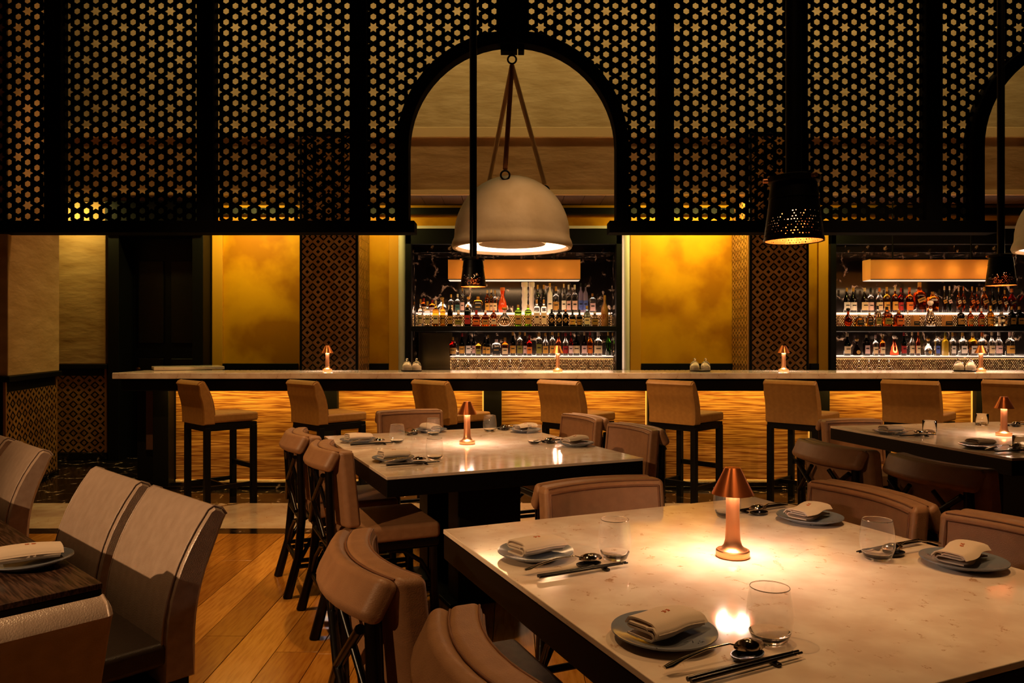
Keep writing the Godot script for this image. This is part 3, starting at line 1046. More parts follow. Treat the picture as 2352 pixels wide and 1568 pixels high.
# A bamboo-framed dining chair with padded leather seat and back, facing -z.
func bamboo_chair(label: String, p: Vector2, f: Vector2, group: String) -> void:
	var pos := Vector3(p.x, 0, -p.y)
	var turn := facing(f.x, f.y)
	if chair_master:
		var c := copy(chair_master, "dining_chair", label, pos, turn)
		c.set_meta("group", group)
		return
	var o := thing("dining_chair", label, "chair", pos, turn, group)
	chair_master = o
	var bow := func(q: Vector3): return q + Vector3(0, 0, -1.0 * q.x * q.x + 0.10 * (q.y - 0.62))
	var bowed := func(q: Vector3): return q + Vector3(0, 0, -1.0 * q.x * q.x)
	part("seat", MB.new().rbox(Vector3(0.47, 0.075, 0.46), 0.022, 3, Transform3D(Basis.IDENTITY, Vector3(0, 0.435, -0.06))), M.leather_tan, o)
	part("seat_rail", MB.new().rbox(Vector3(0.46, 0.045, 0.45), 0.015, 2, Transform3D(Basis.IDENTITY, Vector3(0, 0.377, -0.06))), M.bamboo, o)
	# inner cushion: its front face is where the sitter leans, the chair's own z = 0.2
	var cush := func(q: Vector3): return bow.call(q + Vector3(0, 0.655, 0.185))
	var pad := part("back_cushion", MB.new().rbox(Vector3(0.475, 0.35, 0.068), 0.02, 3, Transform3D.IDENTITY, cush, 8), M.leather_tan, o)
	var pipe := []
	for k in 41:
		var t := k / 40.0 * 4.0
		var q := Vector3.ZERO
		var hx := 0.214
		var hy := 0.152
		if t < 1: q = Vector3(lerpf(-hx, hx, t), hy, 0)
		elif t < 2: q = Vector3(hx, lerpf(hy, -hy, t - 1), 0)
		elif t < 3: q = Vector3(lerpf(hx, -hx, t - 2), -hy, 0)
		else: q = Vector3(-hx, lerpf(-hy, hy, t - 3), 0)
		pipe.append(cush.call(q + Vector3(0, 0, -0.034)))
	part("piping", MB.new().tube(pipe, 0.0045, 6), M.piping, pad)
	for s in [-1, 1]:
		pipe = []
		for k in 13:
			pipe.append(cush.call(Vector3(lerpf(-0.22, 0.22, k / 12.0), 0.1700, s * 0.0290)))
		part("piping", MB.new().tube(pipe, 0.0026, 6), M.piping, pad)
	# padded roll that wraps the top of the frame behind
	var lean := Basis(Vector3.RIGHT, -0.5)
	var roll := func(q: Vector3): return bowed.call(lean * q + Vector3(0, 0.785, 0.268))
	part("top_rail", MB.new().rbox(Vector3(0.47, 0.096, 0.048), 0.02, 4, Transform3D.IDENTITY, roll, 8), M.leather_tan, o)
	# frame
	for s in [-1.0, 1.0]:
		part("rear_leg", MB.new().tube([Vector3(s * 0.195, 0.74, 0.225), Vector3(s * 0.195, 0.42, 0.215), Vector3(s * 0.195, 0.2, 0.235), Vector3(s * 0.20, 0.0, 0.29)], [0.019, 0.021, 0.022, 0.024], 10), M.bamboo, o)
		part("front_leg", MB.new().tube([Vector3(s * 0.205, 0.36, -0.26), Vector3(s * 0.205, 0.15, -0.262), Vector3(s * 0.21, 0.0, -0.27)], [0.02, 0.021, 0.023], 10), M.bamboo, o)
		for dy in [0.155, 0.185]:
			part("side_stretcher", MB.new().tube([Vector3(s * 0.2, dy, 0.235), Vector3(s * 0.206, dy, -0.262)], 0.012, 8), M.bamboo, o)
		part("bracket", MB.new().tube([Vector3(s * 0.202, 0.2, 0.22), Vector3(s * 0.203, 0.29, 0.17), Vector3(s * 0.203, 0.345, 0.08), Vector3(s * 0.203, 0.358, 0.0)], 0.011, 8), M.bamboo, o)
		part("bracket", MB.new().tube([Vector3(s * 0.205, 0.2, -0.25), Vector3(s * 0.205, 0.29, -0.20), Vector3(s * 0.205, 0.345, -0.12), Vector3(s * 0.205, 0.358, -0.04)], 0.011, 8), M.bamboo, o)
		part("cross_brace", MB.new().tube([Vector3(-s * 0.185, 0.44, 0.245), Vector3(0, 0.575, 0.262), Vector3(s * 0.185, 0.72, 0.25)], 0.012, 8), M.bamboo, o)
		part("cross_brace", MB.new().tube([Vector3(s * 0.19, 0.58, 0.235), Vector3(s * 0.06, 0.72, 0.262)], 0.010, 8), M.bamboo, o)
		part("arch_bracket", MB.new().tube([Vector3(s * 0.19, 0.17, 0.24), Vector3(s * 0.15, 0.27, 0.225), Vector3(s * 0.07, 0.335, 0.215), Vector3(0, 0.35, 0.21)], 0.011, 8), M.bamboo, o)
	for e in [[0.235, 0.17], [-0.262, 0.13], [0.222, 0.40]]:
		part("cross_stretcher", MB.new().tube([Vector3(-0.2, e[1], e[0]), Vector3(0.2, e[1], e[0])], 0.014, 8), M.bamboo, o)


# Upholstered seats on dark square legs: outline of the back in (z, y) drawn across the width.
func upholstered(o: Node3D, wid: float, seat_y: float, low: float, top: float, leather: Material, seat_mat: Material, dep: float, flare: float) -> void:
	var across := Transform3D(Basis(Vector3(0, 0, 1), Vector3(0, 1, 0), Vector3(-1, 0, 0)), Vector3.ZERO)
	var hgt := top - seat_y
	var poly := PackedVector2Array()
	var line := []
	# front face from the seat up, then over the scroll and down the back
	for k in 9:
		var t := k / 8.0
		line.append(Vector2(dep * 0.5 - 0.085 + flare * pow(t, 2.2), seat_y - 0.03 + (hgt + 0.02) * t))
	var tip: Vector2 = line[8]
	line.append(tip + Vector2(0.018, 0.009))
	line.append(tip + Vector2(0.045, -0.002))
	line.append(tip + Vector2(0.058, -0.022))
	line.append(tip + Vector2(0.048, -0.042))
	for k in range(6, -1, -1):
		var t := k / 8.0
		line.append(Vector2(dep * 0.5 + 0.012 + (flare * 0.72) * pow(t, 2.2), seat_y - 0.03 + (hgt - 0.02) * t))
	line.append(Vector2(dep * 0.5 + 0.012, low))
	line.append(Vector2(dep * 0.5 - 0.085, low))
	for q in line:
		poly.append(q)
	var back := part("backrest", MB.new().extrude(poly, -wid / 2, wid / 2, 0.012, across), leather, o)
	for s in [-1, 1]:
		var seam := []
		for k in 12:
			seam.append(Vector3(s * (wid / 2 - 0.010), line[k].y, line[k].x))
		part("seam", MB.new().tube(seam, 0.0032, 6), leather, back)
	part("seat", MB.new().rbox(Vector3(wid - 0.005, 0.07, dep - 0.06), 0.018, 3, Transform3D(Basis.IDENTITY, Vector3(0, seat_y - 0.035, -0.035))), seat_mat, o)
	part("seat_frame", MB.new().rbox(Vector3(wid - 0.02, 0.055, dep - 0.01), 0.004, 1, Transform3D(Basis.IDENTITY, Vector3(0, low - 0.025, 0))), M.black, o)


var stool_master: Node3D
func stools() -> void:
	# near corner of each seat, read at the foot of the back pad (0.66 m up)
	var spots := [[470, "first bar stool along the counter, beside the black door end"], [733, "second bar stool from the door end of the counter"], [1033, "third bar stool from the door end of the counter"], [1335, "fourth bar stool from the door end of the counter"], [1597, "fifth bar stool from the door end of the counter"], [1878, "sixth bar stool from the door end of the counter"], [2160, "seventh bar stool from the door end of the counter"], [2402, "eighth bar stool from the door end of the counter"]]
	for k in spots.size():
		var near := at(spots[k][0], 0, 5.87)
		# turned 45 degrees towards the far end: the near corner is the seat's right rear one
		var turn := facing(0.7071, 0.7071)
		var b := Basis(Vector3.UP, turn)
		var c := Vector3(near.x, 0, near.z) - b * Vector3(0.215, 0, 0.222)
		if stool_master:
			copy(stool_master, "bar_stool", spots[k][1], c, turn)
			continue
		var o := thing("bar_stool", spots[0][1], "bar stool", c, turn, "bar stools along the counter")
		stool_master = o
		upholstered(o, 0.43, 0.745, 0.665, 1.012, M.leather_gold, M.leather_gold, 0.44, 0.085)
		for sx in [-1, 1]:
			for sz in [-1, 1]:
				part("leg", MB.new().rbox(Vector3(0.045, 0.64, 0.045), 0.003, 1, Transform3D(Basis.IDENTITY, Vector3(sx * 0.187, 0.32, sz * 0.192))), M.black, o)
			part("side_stretcher", MB.new().rbox(Vector3(0.022, 0.035, 0.34), 0.003, 1, Transform3D(Basis.IDENTITY, Vector3(sx * 0.187, 0.16, 0))), M.black, o)
		part("cross_stretcher", MB.new().rbox(Vector3(0.352, 0.035, 0.022), 0.003, 1, Transform3D(Basis.IDENTITY, Vector3(0, 0.16, 0.03))), M.black, o)
		part("footrest", MB.new().rbox(Vector3(0.33, 0.04, 0.03), 0.003, 1, Transform3D(Basis.IDENTITY, Vector3(0, 0.30, -0.192))), M.black, o)


func scroll_chair(label: String, c: Vector2, f: Vector2) -> void:
	var pos := Vector3(c.x, 0, -c.y)
	if taken.has("scroll_chair"):
		copy(get_node("scroll_chair"), "scroll_chair", label, pos, facing(f.x, f.y))
		return
	var o := thing("scroll_chair", label, "chair", pos, facing(f.x, f.y), "beige scroll-back chairs round the dark table")
	upholstered(o, 0.47, 0.46, 0.34, 0.83, M.leather_beige, M.leather_dark, 0.46, 0.135)
	for sx in [-1, 1]:
		for sz in [-1, 1]:
			part("leg", MB.new().rbox(Vector3(0.05, 0.29, 0.05), 0.003, 1, Transform3D(Basis.IDENTITY, Vector3(sx * 0.2, 0.145, sz * 0.19))), M.black, o)


func tables_and_chairs() -> void:
	# cream tables
	var a := Vector2(-0.209, 2.288)
	dining_table("dining_table", "cream marble table farthest from the bar, with copper lamp and four places", a + U1 * 0.6 + V1 * 0.655, U1, 1.2, 1.31, M.cream_marble)
	for d in [[0.43, 0.135, "leather chair on the aisle side of the table farthest from bar, nearer the stools"], [1.08, 0.085, "leather chair on the aisle side of the table farthest from bar, farther from stools"]]:
		bamboo_chair(d[2], a - U1 * d[1] + V1 * d[0], U1, "leather chairs round the marble table farthest from the bar")
	var b := a + U1 * 1.2
	for d in [[0.37, -0.10, "leather chair across from the aisle, table farthest from bar, nearer the stools"], [0.90, -0.04, "leather chair across from the aisle, table farthest from bar, farther from stools"]]:
		bamboo_chair(d[2], b + U1 * (0.10 - 0.14) + V1 * d[0], (-U1).rotated(d[1]), "leather chairs round the marble table farthest from the bar")
	bamboo_chair("leather chair at the end of the table farthest from bar, no plate before it", a + U1 * 0.615 - V1 * (0.09 - 0.14), V1, "leather chairs round the marble table farthest from the bar")
	# middle table
	var u := Vector2(0.915, 0.4035)
	var w := Vector2(-0.4035, 0.915)
	var fl := Vector2(-0.528, 3.171)
	dining_table("dining_table", "cream marble table standing between the other two marble tables, five places laid", fl + u * 0.64 + w * 0.75, u, 1.28, 1.5, M.cream_marble)
	var g := "leather chairs round the middle marble table"
	bamboo_chair("leather chair on the middle table's aisle side, farther from the stools", fl + u * 0.04 + w * 0.50, u, g)
	bamboo_chair("leather chair on the middle table's aisle side, nearer the bar stools", fl - u * 0.0 + w * 1.10, u, g)
	bamboo_chair("leather chair on the middle table's side away from aisle, farther from stools", fl + u * (1.28 + 0.17) + w * 0.60, -u, g)
	bamboo_chair("leather chair on the middle table's side away from aisle, nearer the stools", fl + u * (1.28 + 0.19) + w * 1.24, -u, g)
	bamboo_chair("leather chair pulled out at the bar end of the middle table", fl + u * 0.70 + w * (1.5 + 0.42), -w, g)
	# table by the bar's far end
	var u3 := Vector2(0.978, 0.208)
	var v3 := Vector2(0.208, -0.978)
	var k3 := Vector2(2.148, 5.083)
	dining_table("dining_table", "cream marble table beside the bar, ringed by unlit dark-backed chairs", k3 + u3 * 0.67 + v3 * 0.715, u3, 1.34, 1.43, M.cream_marble)
	g = "chairs round the marble table beside the bar"
	bamboo_chair("dark-backed chair pulled away from the table beside the bar, nearer the stools", Vector2(1.72, 3.66), Vector2(0.963, 0.27), g)
	bamboo_chair("dark-backed chair pulled away from the table beside the bar, farther from the stools", Vector2(1.93, 3.16), Vector2(0.963, 0.27), g)
	bamboo_chair("low dark chair tucked at the bar end of the table beside the bar", k3 + u3 * 0.35 - v3 * 0.10, v3, g)
	get_child(get_child_count() - 1).scale = Vector3(1, 0.915, 1)
	# the dark table and its scroll-backed chairs
	var e := Vector2(-0.967, 1.78)
	var al := Vector2(-0.728, 0.686)
	var bk := Vector2(-0.686, -0.728)
	var t4 := dining_table("dining_table", "dark wood-grain table edge with beige scroll-back chairs", e + al * 1.2 + bk * 0.65, al, 2.4, 1.3, M.table_wood)
	var nrm := -bk
	for d in [[0.50, "beige scroll-back chair at the dark table's corner, on its bar side"], [1.06, "second beige scroll-back chair from the dark table's corner, on its bar side"], [2.20, "third beige scroll-back chair from the dark table's corner, past the gap"], [2.80, "fourth beige scroll-back chair from the dark table's corner, past the gap"]]:
		scroll_chair(d[1], e + al * d[0] + nrm * 0.10, bk)
	scroll_chair("beige scroll-back chair at the short end of the dark table", e + bk * 0.34 + (-al) * 0.05, al)


# ---------------------------------------------------------------- lamps
func perforated_pendant(label: String, c: Vector3, r: float, energy: float) -> void:
	# c: middle of the open lower rim
	var o := thing("perforated_pendant", label, "pendant lamp", c, 0, "perforated pendants over the tables")
	var h := r * 1.55
	var top := r * 0.80
	var mb := MB.new()
	var skin := MB.new()
	var ncol := 56
	var pitch := TAU / ncol
	var nrow := 15
	var rowh := h / (nrow + 0.5)
	var wrap := func(p: Vector2, d: float):
		var rr := lerpf(r, top, clampf(p.y / h, 0, 1)) - 0.0015 + d
		return Vector3(sin(p.x) * rr, p.y, cos(p.x) * rr)
	var inside := func(p: Vector2, d: float): return wrap.call(p, d * 0.1 - 0.0012)
	var cell := PackedVector2Array([Vector2(pitch / 2, 0), Vector2(pitch / 2, rowh), Vector2(-pitch / 2, rowh), Vector2(-pitch / 2, 0)])
	for row in nrow:
		for k in ncol:
			var y := rowh * row
			var big := rng.randf_range(0.12, 0.30)
			if rng.randf() < [0.25, 0.2, 0.2, 0.2, 0.25, 0.3, 0.45, 0.6, 0.75, 0.85, 0.9, 1.0, 1.0, 1.0, 1.0][row]:
				big = 0.0
			var cx := (k + 0.5 * (row % 2)) * pitch
			if big <= 0:
				var q := []
				for p in cell:
					q.append(wrap.call(Vector2(cx, y) + p, 0.003))
				mb.face(q, Vector3(sin(cx), 0.1, cos(cx)))
				q = []
				for p in cell:
					q.append(inside.call(Vector2(cx, y) + p, 0.0))
				skin.face(q, Vector3(-sin(cx), -0.1, -cos(cx)))
				continue
			var hole := PackedVector2Array()
			var mid := Vector2(rng.randf_range(-0.1, 0.1) * pitch, rowh * rng.randf_range(0.42, 0.58))
			for a in 4:
				hole.append(mid + Vector2(pitch * big, 0).rotated(PI / 4 + a * PI / 2) * Vector2(1, 0) + Vector2(0, sin(PI / 4 + a * PI / 2) * rowh * big))
			var cc := PackedVector2Array([cell[1], cell[2], cell[3], cell[0]])
			mb.pierced(Vector2(cx, y), cc, hole, 0.003, wrap)
			skin.pierced(Vector2(cx, y), cc, hole, 0.003, inside)
	part("lining", skin, M.lining, part("shade", mb, M.iron, o))
	var y1 := rowh * nrow
	part("cap", MB.new().lathe([Vector2(top - 0.003, y1 - 0.004), Vector2(top + 0.004, y1 - 0.002), Vector2(top * 0.97, y1 + h * 0.34), Vector2(top + 0.006, y1 + h * 0.36), Vector2(top + 0.008, y1 + h * 0.47), Vector2(top * 0.8, y1 + h * 0.52), Vector2(0.02, y1 + h * 0.52)], 32), M.iron, o)
	part("rim", MB.new().lathe([Vector2(r - 0.003, 0), Vector2(r + 0.002, -0.002), Vector2(r + 0.002, 0.005), Vector2(r - 0.003, 0.005)], 40), M.iron, o)
	part("tube", MB.new().tube([Vector3(0, y1 + h * 0.5, 0), Vector3(0, CEIL - c.y, 0)], 0.02, 12), M.iron, o)
	for s in 3:
		var a := TAU * s / 3 + 0.4
		part("bolt", MB.new().tube([Vector3(sin(a) * top, y1 + h * 0.41, cos(a) * top), Vector3(sin(a) * (top + 0.018), y1 + h * 0.41, cos(a) * (top + 0.018))], 0.006, 8), M.copper_satin, o)
	part("bulb", MB.new().lathe([Vector2(0, h * 0.42), Vector2(0.014, h * 0.46), Vector2(0.02, h * 0.56), Vector2(0.014, h * 0.68), Vector2(0.01, h * 0.78), Vector2(0, h * 0.78)], 14), M.bulb, o)
	omni(Vector3(0, h * 0.58, 0), energy, WARM, 0.018, o)


func dome_pendant(label: String, px: float) -> void:
	var z := SCREEN_Z
	var o := thing("dome_pendant", label, "pendant lamp", at(px, 570, z), 0, "white dome pendants in the arches")
	var s := z / FL
	var R := 139.0 * s
	# shell: rolled lip, then a hemisphere, with an inner skin
	var pr := [Vector2(R * 0.90, 0.02), Vector2(R * 0.93, -0.005), Vector2(R * 0.98, -0.004), Vector2(R, 0.02), Vector2(R * 0.985, 0.05), Vector2(R * 0.955, 0.085), Vector2(R * 0.95, 0.11)]
	for k in 14:
		var a := PI / 2 * (k + 1) / 14.0
		pr.append(Vector2(R * 0.95 * cos(a) if k < 13 else 0.0, 0.11 + sin(a) * 0.50))
	part("shell", MB.new().lathe(pr, 56), M.clay, o)
	var inn := []
	for k in 12:
		var a := PI / 2 * k / 11.0
		inn.append(Vector2(R * 0.90 * cos(a) if k < 11 else 0.0, 0.02 + sin(a) * 0.55))
	inn.reverse()
	part("inner_skin", MB.new().lathe(inn, 48), M.dome_glow, o)
	part("diffuser_lamp", MB.new().lathe([Vector2(0, 0.04), Vector2(R * 0.55, 0.03), Vector2(R * 0.58, 0.06), Vector2(0, 0.07)], 40), M.clay, o)
	area(o.position + Vector3(0, -0.02, 0), o.position + Vector3(0, -1, 0), Vector2(R * 1.2, R * 1.2), 0.9, WARM)
	# ropes gathered on a ring under the arch
	var top := Vector3(0, yat(150, z) - o.position.y, 0)
	var ends := [[Vector3((1118 - CX) * s, yat(428, z) - o.position.y, -0.18), M.rope], [Vector3((1161 - CX) * s, yat(404, z) - o.position.y, 0.26), M.rope_brown], [Vector3((1251 - CX) * s, yat(424, z) - o.position.y, 0.02), M.rope]]
	for e in ends:
		var pts := []
		for k in 9:
			pts.append(top.lerp(e[0], k / 8.0) + Vector3(0, 0, 0))
		var rope := part("rope", MB.new().tube(pts, 0.02, 8), e[1], o)
		part("eye_ring", ring(e[0] + Vector3(0, -0.05, 0), 0.036, 0.008), M.iron, rope)
		part("hook", MB.new().tube([e[0] + Vector3(0, -0.085, 0), e[0] + Vector3(0, -0.13, -0.03)], 0.009, 8), M.iron, rope)
	part("top_ring", ring(top + Vector3(0, 0.05, 0), 0.036, 0.008), M.iron, o)
	part("hanging_loop", MB.new().tube([top + Vector3(0, 0.08, 0), top + Vector3(0, 0.099, 0)], 0.012, 8), M.iron, o)


func ring(c: Vector3, r: float, t: float) -> MB:
	var pts := []
	for k in 25:
		var a := TAU * k / 24.0
		pts.append(c + Vector3(sin(a) * r, cos(a) * r, 0))
	return MB.new().tube(pts, t, 8)


func pendants() -> void:
	perforated_pendant("black perforated metal pendant hanging over the marble table farthest from the bar", at(1823, 553, 1.93), 0.0725, 0.20)
	perforated_pendant("black perforated metal pendant on a thin tube over the middle table", at(1087, 658, 4.15), 0.070, 0.25)
	perforated_pendant("black perforated metal pendant over the table beside the bar", at(2299, 655, 4.52), 0.081, 0.25)
	perforated_pendant("black perforated metal pendant over the dark wood-grain table", Vector3(-2.51, 1.60, -1.45), 0.0725, 0.9)
	dome_pendant("white plaster dome pendant hung on ropes in the arch facing the room's middle", 1176)
	dome_pendant("white plaster dome pendant hung on ropes in the arch beside the second niche", 2487)


var lamp_master: Node3D
func table_lamp(label: String, p: Vector3, energy: float) -> void:
	var o: Node3D
	if lamp_master:
		o = copy(lamp_master, "table_lamp", label, p, 0)
		return
	o = thing("table_lamp", label, "table lamp", p, 0, "copper table lamps")
	lamp_master = o
	part("base", MB.new().lathe([Vector2(0, 0), Vector2(0.042, 0), Vector2(0.0435, 0.002), Vector2(0.0435, 0.016), Vector2(0.041, 0.019), Vector2(0, 0.0195)], 40), M.copper_satin, o)
	part("stem", MB.new().lathe([Vector2(0.038, 0.019), Vector2(0.030, 0.023), Vector2(0.0235, 0.031), Vector2(0.020, 0.044), Vector2(0.0185, 0.065), Vector2(0.0175, 0.11), Vector2(0.0175, 0.172), Vector2(0.0, 0.173)], 32), M.copper_satin, o)
	var sh := part("shade", MB.new().lathe([Vector2(0.0525, 0.166), Vector2(0.0545, 0.1655), Vector2(0.0215, 0.232), Vector2(0.0195, 0.235), Vector2(0, 0.235)], 48), M.copper, o)
	part("lamp_ring", MB.new().lathe([Vector2(0.0178, 0.181), Vector2(0.043, 0.181), Vector2(0.043, 0.185), Vector2(0.0178, 0.185)], 32), M.bulb, sh)
	for k in 6:
		var a := TAU * k / 6 + 0.4
		omni(Vector3(sin(a) * 0.031, 0.1735, cos(a) * 0.031), energy / 14, Color(1.0, 0.89, 0.79), 0.007, o)
	var down := AreaLight3D.new()
	down.name = "lamp_light"
	down.light_energy = energy * 0.57
	down.light_color = Color(1.0, 0.89, 0.79)
	down.area_size = Vector2(0.066, 0.066)
	down.area_range = 8.0
	down.shadow_enabled = true
	o.add_child(down, true)
	down.position = Vector3(0, 0.180, 0)
	down.rotation.x = -PI / 2


# ---------------------------------------------------------------- things on the tables
var masters := {}

func put(called: String, label: String, category: String, group: String, pos: Vector3, turn: float, build: Callable) -> Node3D:
	var key := called
	if masters.has(key):
		var c := copy(masters[key], called, label, pos, turn)
		c.set_meta("group", group)
		return c
	var o := thing(called, label, category, pos, turn, group)
	build.call(o)
	masters[key] = o
	return o

func build_plate(o: Node3D) -> void:
	part("dish", MB.new().lathe([Vector2(0, 0.004), Vector2(0.058, 0.004), Vector2(0.06, 0), Vector2(0.064, 0), Vector2(0.068, 0.004), Vector2(0.098, 0.0145), Vector2(0.101, 0.0165), Vector2(0.1005, 0.019), Vector2(0.096, 0.0185), Vector2(0.07, 0.0105), Vector2(0.05, 0.008), Vector2(0, 0.008)], 48, Transform3D.IDENTITY, 38, 0, 0, TAU, 0.101), M.plate, o)

func build_napkin(o: Node3D) -> void:
	var path := []
	for q in [[-0.024, 0.003], [0.018, 0.003], [0.028, 0.004], [0.033, 0.009], [0.029, 0.0145], [0.018, 0.0155], [-0.018, 0.0145], [-0.024, 0.0165], [-0.021, 0.0205], [0.016, 0.0215], [0.022, 0.0185], [0.020, 0.0215], [0.031, 0.0235], [0.037, 0.0175], [0.037, 0.010]]:
		path.append(Vector2(q[0], q[1]))
	var drape := func(q: Vector3): return q + Vector3(0.10 * q.z * (q.y - 0.01) + 0.004 * sin(q.z * 60), q.y * (0.10 + 0.25 * sin(q.z * 20 + 1.2)) + 0.0015 * sin(q.z * 45), 0)
	o.scale = Vector3(1.15, 0.92, 1.12)
	part("folds", MB.new().ribbon(path, 0.0036, -0.058, 0.062, 10, drape), M.linen, o)
	var flap := []
	for k in 11:
		var t := k / 10.0
		flap.append(Vector2(lerpf(-0.033, 0.039, t), 0.0262 + 0.003 * sin(t * PI) - (0.012 * pow(maxf(0, (t - 0.8) / 0.2), 2)) - 0.010 * pow(maxf(0, (0.15 - t) / 0.15), 2)))
	var fold := part("top_fold", MB.new().ribbon(flap, 0.003, -0.064, 0.058, 10, drape), M.linen, o)
	# two small stitched characters
	for k in 2:
		for st in [[-0.004, 0, 0.004, 0.001], [-0.003, 0.004, 0.004, 0.003], [0.0, -0.002, -0.003, 0.007], [0.002, -0.001, 0.004, 0.007]]:
			var z := -0.012 + k * 0.013
			var p := []
			for q in [[st[0], st[1]], [st[2], st[3]]]:
				var w: Vector3 = drape.call(Vector3(0.002 + q[0], 0.0310, z + q[1]))
				p.append(w)
			part("stitching", MB.new().tube(p, 0.0007, 5), M.thread, fold)

func build_spoon(o: Node3D) -> void:
	var bowl := MB.new().lathe([Vector2(1.0, 0), Vector2(0.96, 0.3), Vector2(0.8, 0.62), Vector2(0.5, 0.88), Vector2(0.22, 0.98), Vector2(0, 1.0)], 24, Transform3D(Basis.from_scale(Vector3(0.0205, 0.013, 0.032)), Vector3(0, 0.010, -0.075)))
	bowl.lathe([Vector2(0, 0.9), Vector2(0.5, 0.78), Vector2(0.8, 0.52), Vector2(0.94, 0.2), Vector2(1.0, 0)], 24, Transform3D(Basis.from_scale(Vector3(0.0205, 0.013, 0.032)), Vector3(0, 0.010, -0.075)))
	part("bowl", bowl, M.steel, o)
	part("handle", MB.new().tube([Vector3(0, 0.016, -0.046), Vector3(0, 0.022, -0.03), Vector3(0, 0.021, 0.02), Vector3(0, 0.012, 0.07), Vector3(0, 0.005, 0.095), Vector3(0, 0.003, 0.108)], [0.004, 0.003, 0.0035, 0.005, 0.008, 0.005], 10, Transform3D.IDENTITY, 0.45), M.steel, o)

func build_rest(o: Node3D) -> void:
	part("dish", MB.new().lathe([Vector2(0, 0), Vector2(0.6, 0), Vector2(1.0, 0.6), Vector2(1.05, 1.0), Vector2(0.95, 1.0), Vector2(0.5, 0.4), Vector2(0, 0.35)], 24, Transform3D(Basis.from_scale(Vector3(0.022, 0.009, 0.034)), Vector3.ZERO)), M.lacquer, o)

func build_sticks(o: Node3D) -> void:
	for s in [-1, 1]:
		var stick := part("chopstick", MB.new().tube([Vector3(s * 0.0045, 0.0105, 0.13), Vector3(s * 0.005, 0.0105, -0.02), Vector3(s * 0.004, 0.0100, -0.125)], [0.0042, 0.0036, 0.0022], 8), M.lacquer, o)
		part("ferrule", MB.new().tube([Vector3(s * 0.0042, 0.0101, -0.108), Vector3(s * 0.0041, 0.0101, -0.112)], 0.0031, 8), M.silver, stick)
	part("rest", MB.new().rbox(Vector3(0.03, 0.0066, 0.012), 0.003, 2, Transform3D(Basis.IDENTITY, Vector3(0, 0.0033, -0.06))), M.lacquer, o)

func build_tumbler(o: Node3D) -> void:
	part("foot", MB.new().lathe([Vector2(0, 0), Vector2(0.026, 0), Vector2(0.032, 0.004), Vector2(0.0385, 0.0195), Vector2(0.034, 0.0160), Vector2(0.024, 0.0105), Vector2(0.012, 0.0085), Vector2(0, 0.0085)], 40, Transform3D.IDENTITY, 50), M.clear, o)
	part("wall", MB.new().lathe([Vector2(0.0385, 0.0195), Vector2(0.041, 0.027), Vector2(0.0430, 0.036), Vector2(0.0435, 0.044), Vector2(0.0428, 0.060), Vector2(0.0408, 0.078), Vector2(0.0385, 0.092), Vector2(0.0365, 0.104)], 40, Transform3D.IDENTITY, 50), M.pane, o)
	part("lip", MB.new().lathe([Vector2(0.0356, 0.1040), Vector2(0.0364, 0.1030), Vector2(0.0373, 0.1040), Vector2(0.0364, 0.1050), Vector2(0.0356, 0.1040)], 40, Transform3D.IDENTITY, 90), M.clear, o)

func build_rocks(o: Node3D) -> void:
	part("cup", MB.new().lathe([Vector2(0, 0), Vector2(0.034, 0), Vector2(0.038, 0.003), Vector2(0.0405, 0.02), Vector2(0.041, 0.078), Vector2(0.0403, 0.079), Vector2(0.0396, 0.078), Vector2(0.0385, 0.024), Vector2(0.034, 0.014), Vector2(0, 0.013)], 36, Transform3D.IDENTITY, 50), M.clear, o)


# One place: plate with napkin, spoon, chopsticks and glass, seen from a guest who looks along f.
func place_setting(p: Vector3, f: Vector2, where: String, g: Vector3, rocks := false) -> void:
	var turn := facing(f.x, f.y)
	var b := Basis(Vector3.UP, turn)
	var base := Vector3(p.x, TH + 0.0008, p.z)
	put("dinner_plate", "slate-blue plate with sprigs, " + where, "plate", "slate-blue plates", base, turn, build_plate)
	put("napkin", "folded cream napkin, orange stitching, " + where, "napkin", "folded napkins", base + Vector3(0, 0.0150, 0), turn + 0.25, build_napkin)
	put("spoon_rest", "small black lacquer spoon rest, " + where, "spoon rest", "spoon rests", base + b * Vector3(0.135, 0, -0.085), turn + 0.1, build_rest)
	put("soup_spoon", "polished steel soup spoon, " + where, "spoon", "soup spoons", base + b * Vector3(0.135, 0.0102, -0.015), turn, build_spoon)
	put("chopsticks", "dark lacquer chopsticks, " + where, "chopsticks", "pairs of chopsticks", base + b * Vector3(0.178, 0, -0.05), turn + 0.06, build_sticks)
	if g != Vector3.ZERO:
		var gp := Vector3(g.x, TH + 0.0008, g.z)
		if rocks:
			put("rocks_glass", "straight-sided glass tumbler, " + where, "glass", "straight tumblers", gp, 0, build_rocks)
		else:
			put("stemless_glass", "clear stemless glass, " + where, "glass", "stemless glasses", gp, 0, build_tumbler)


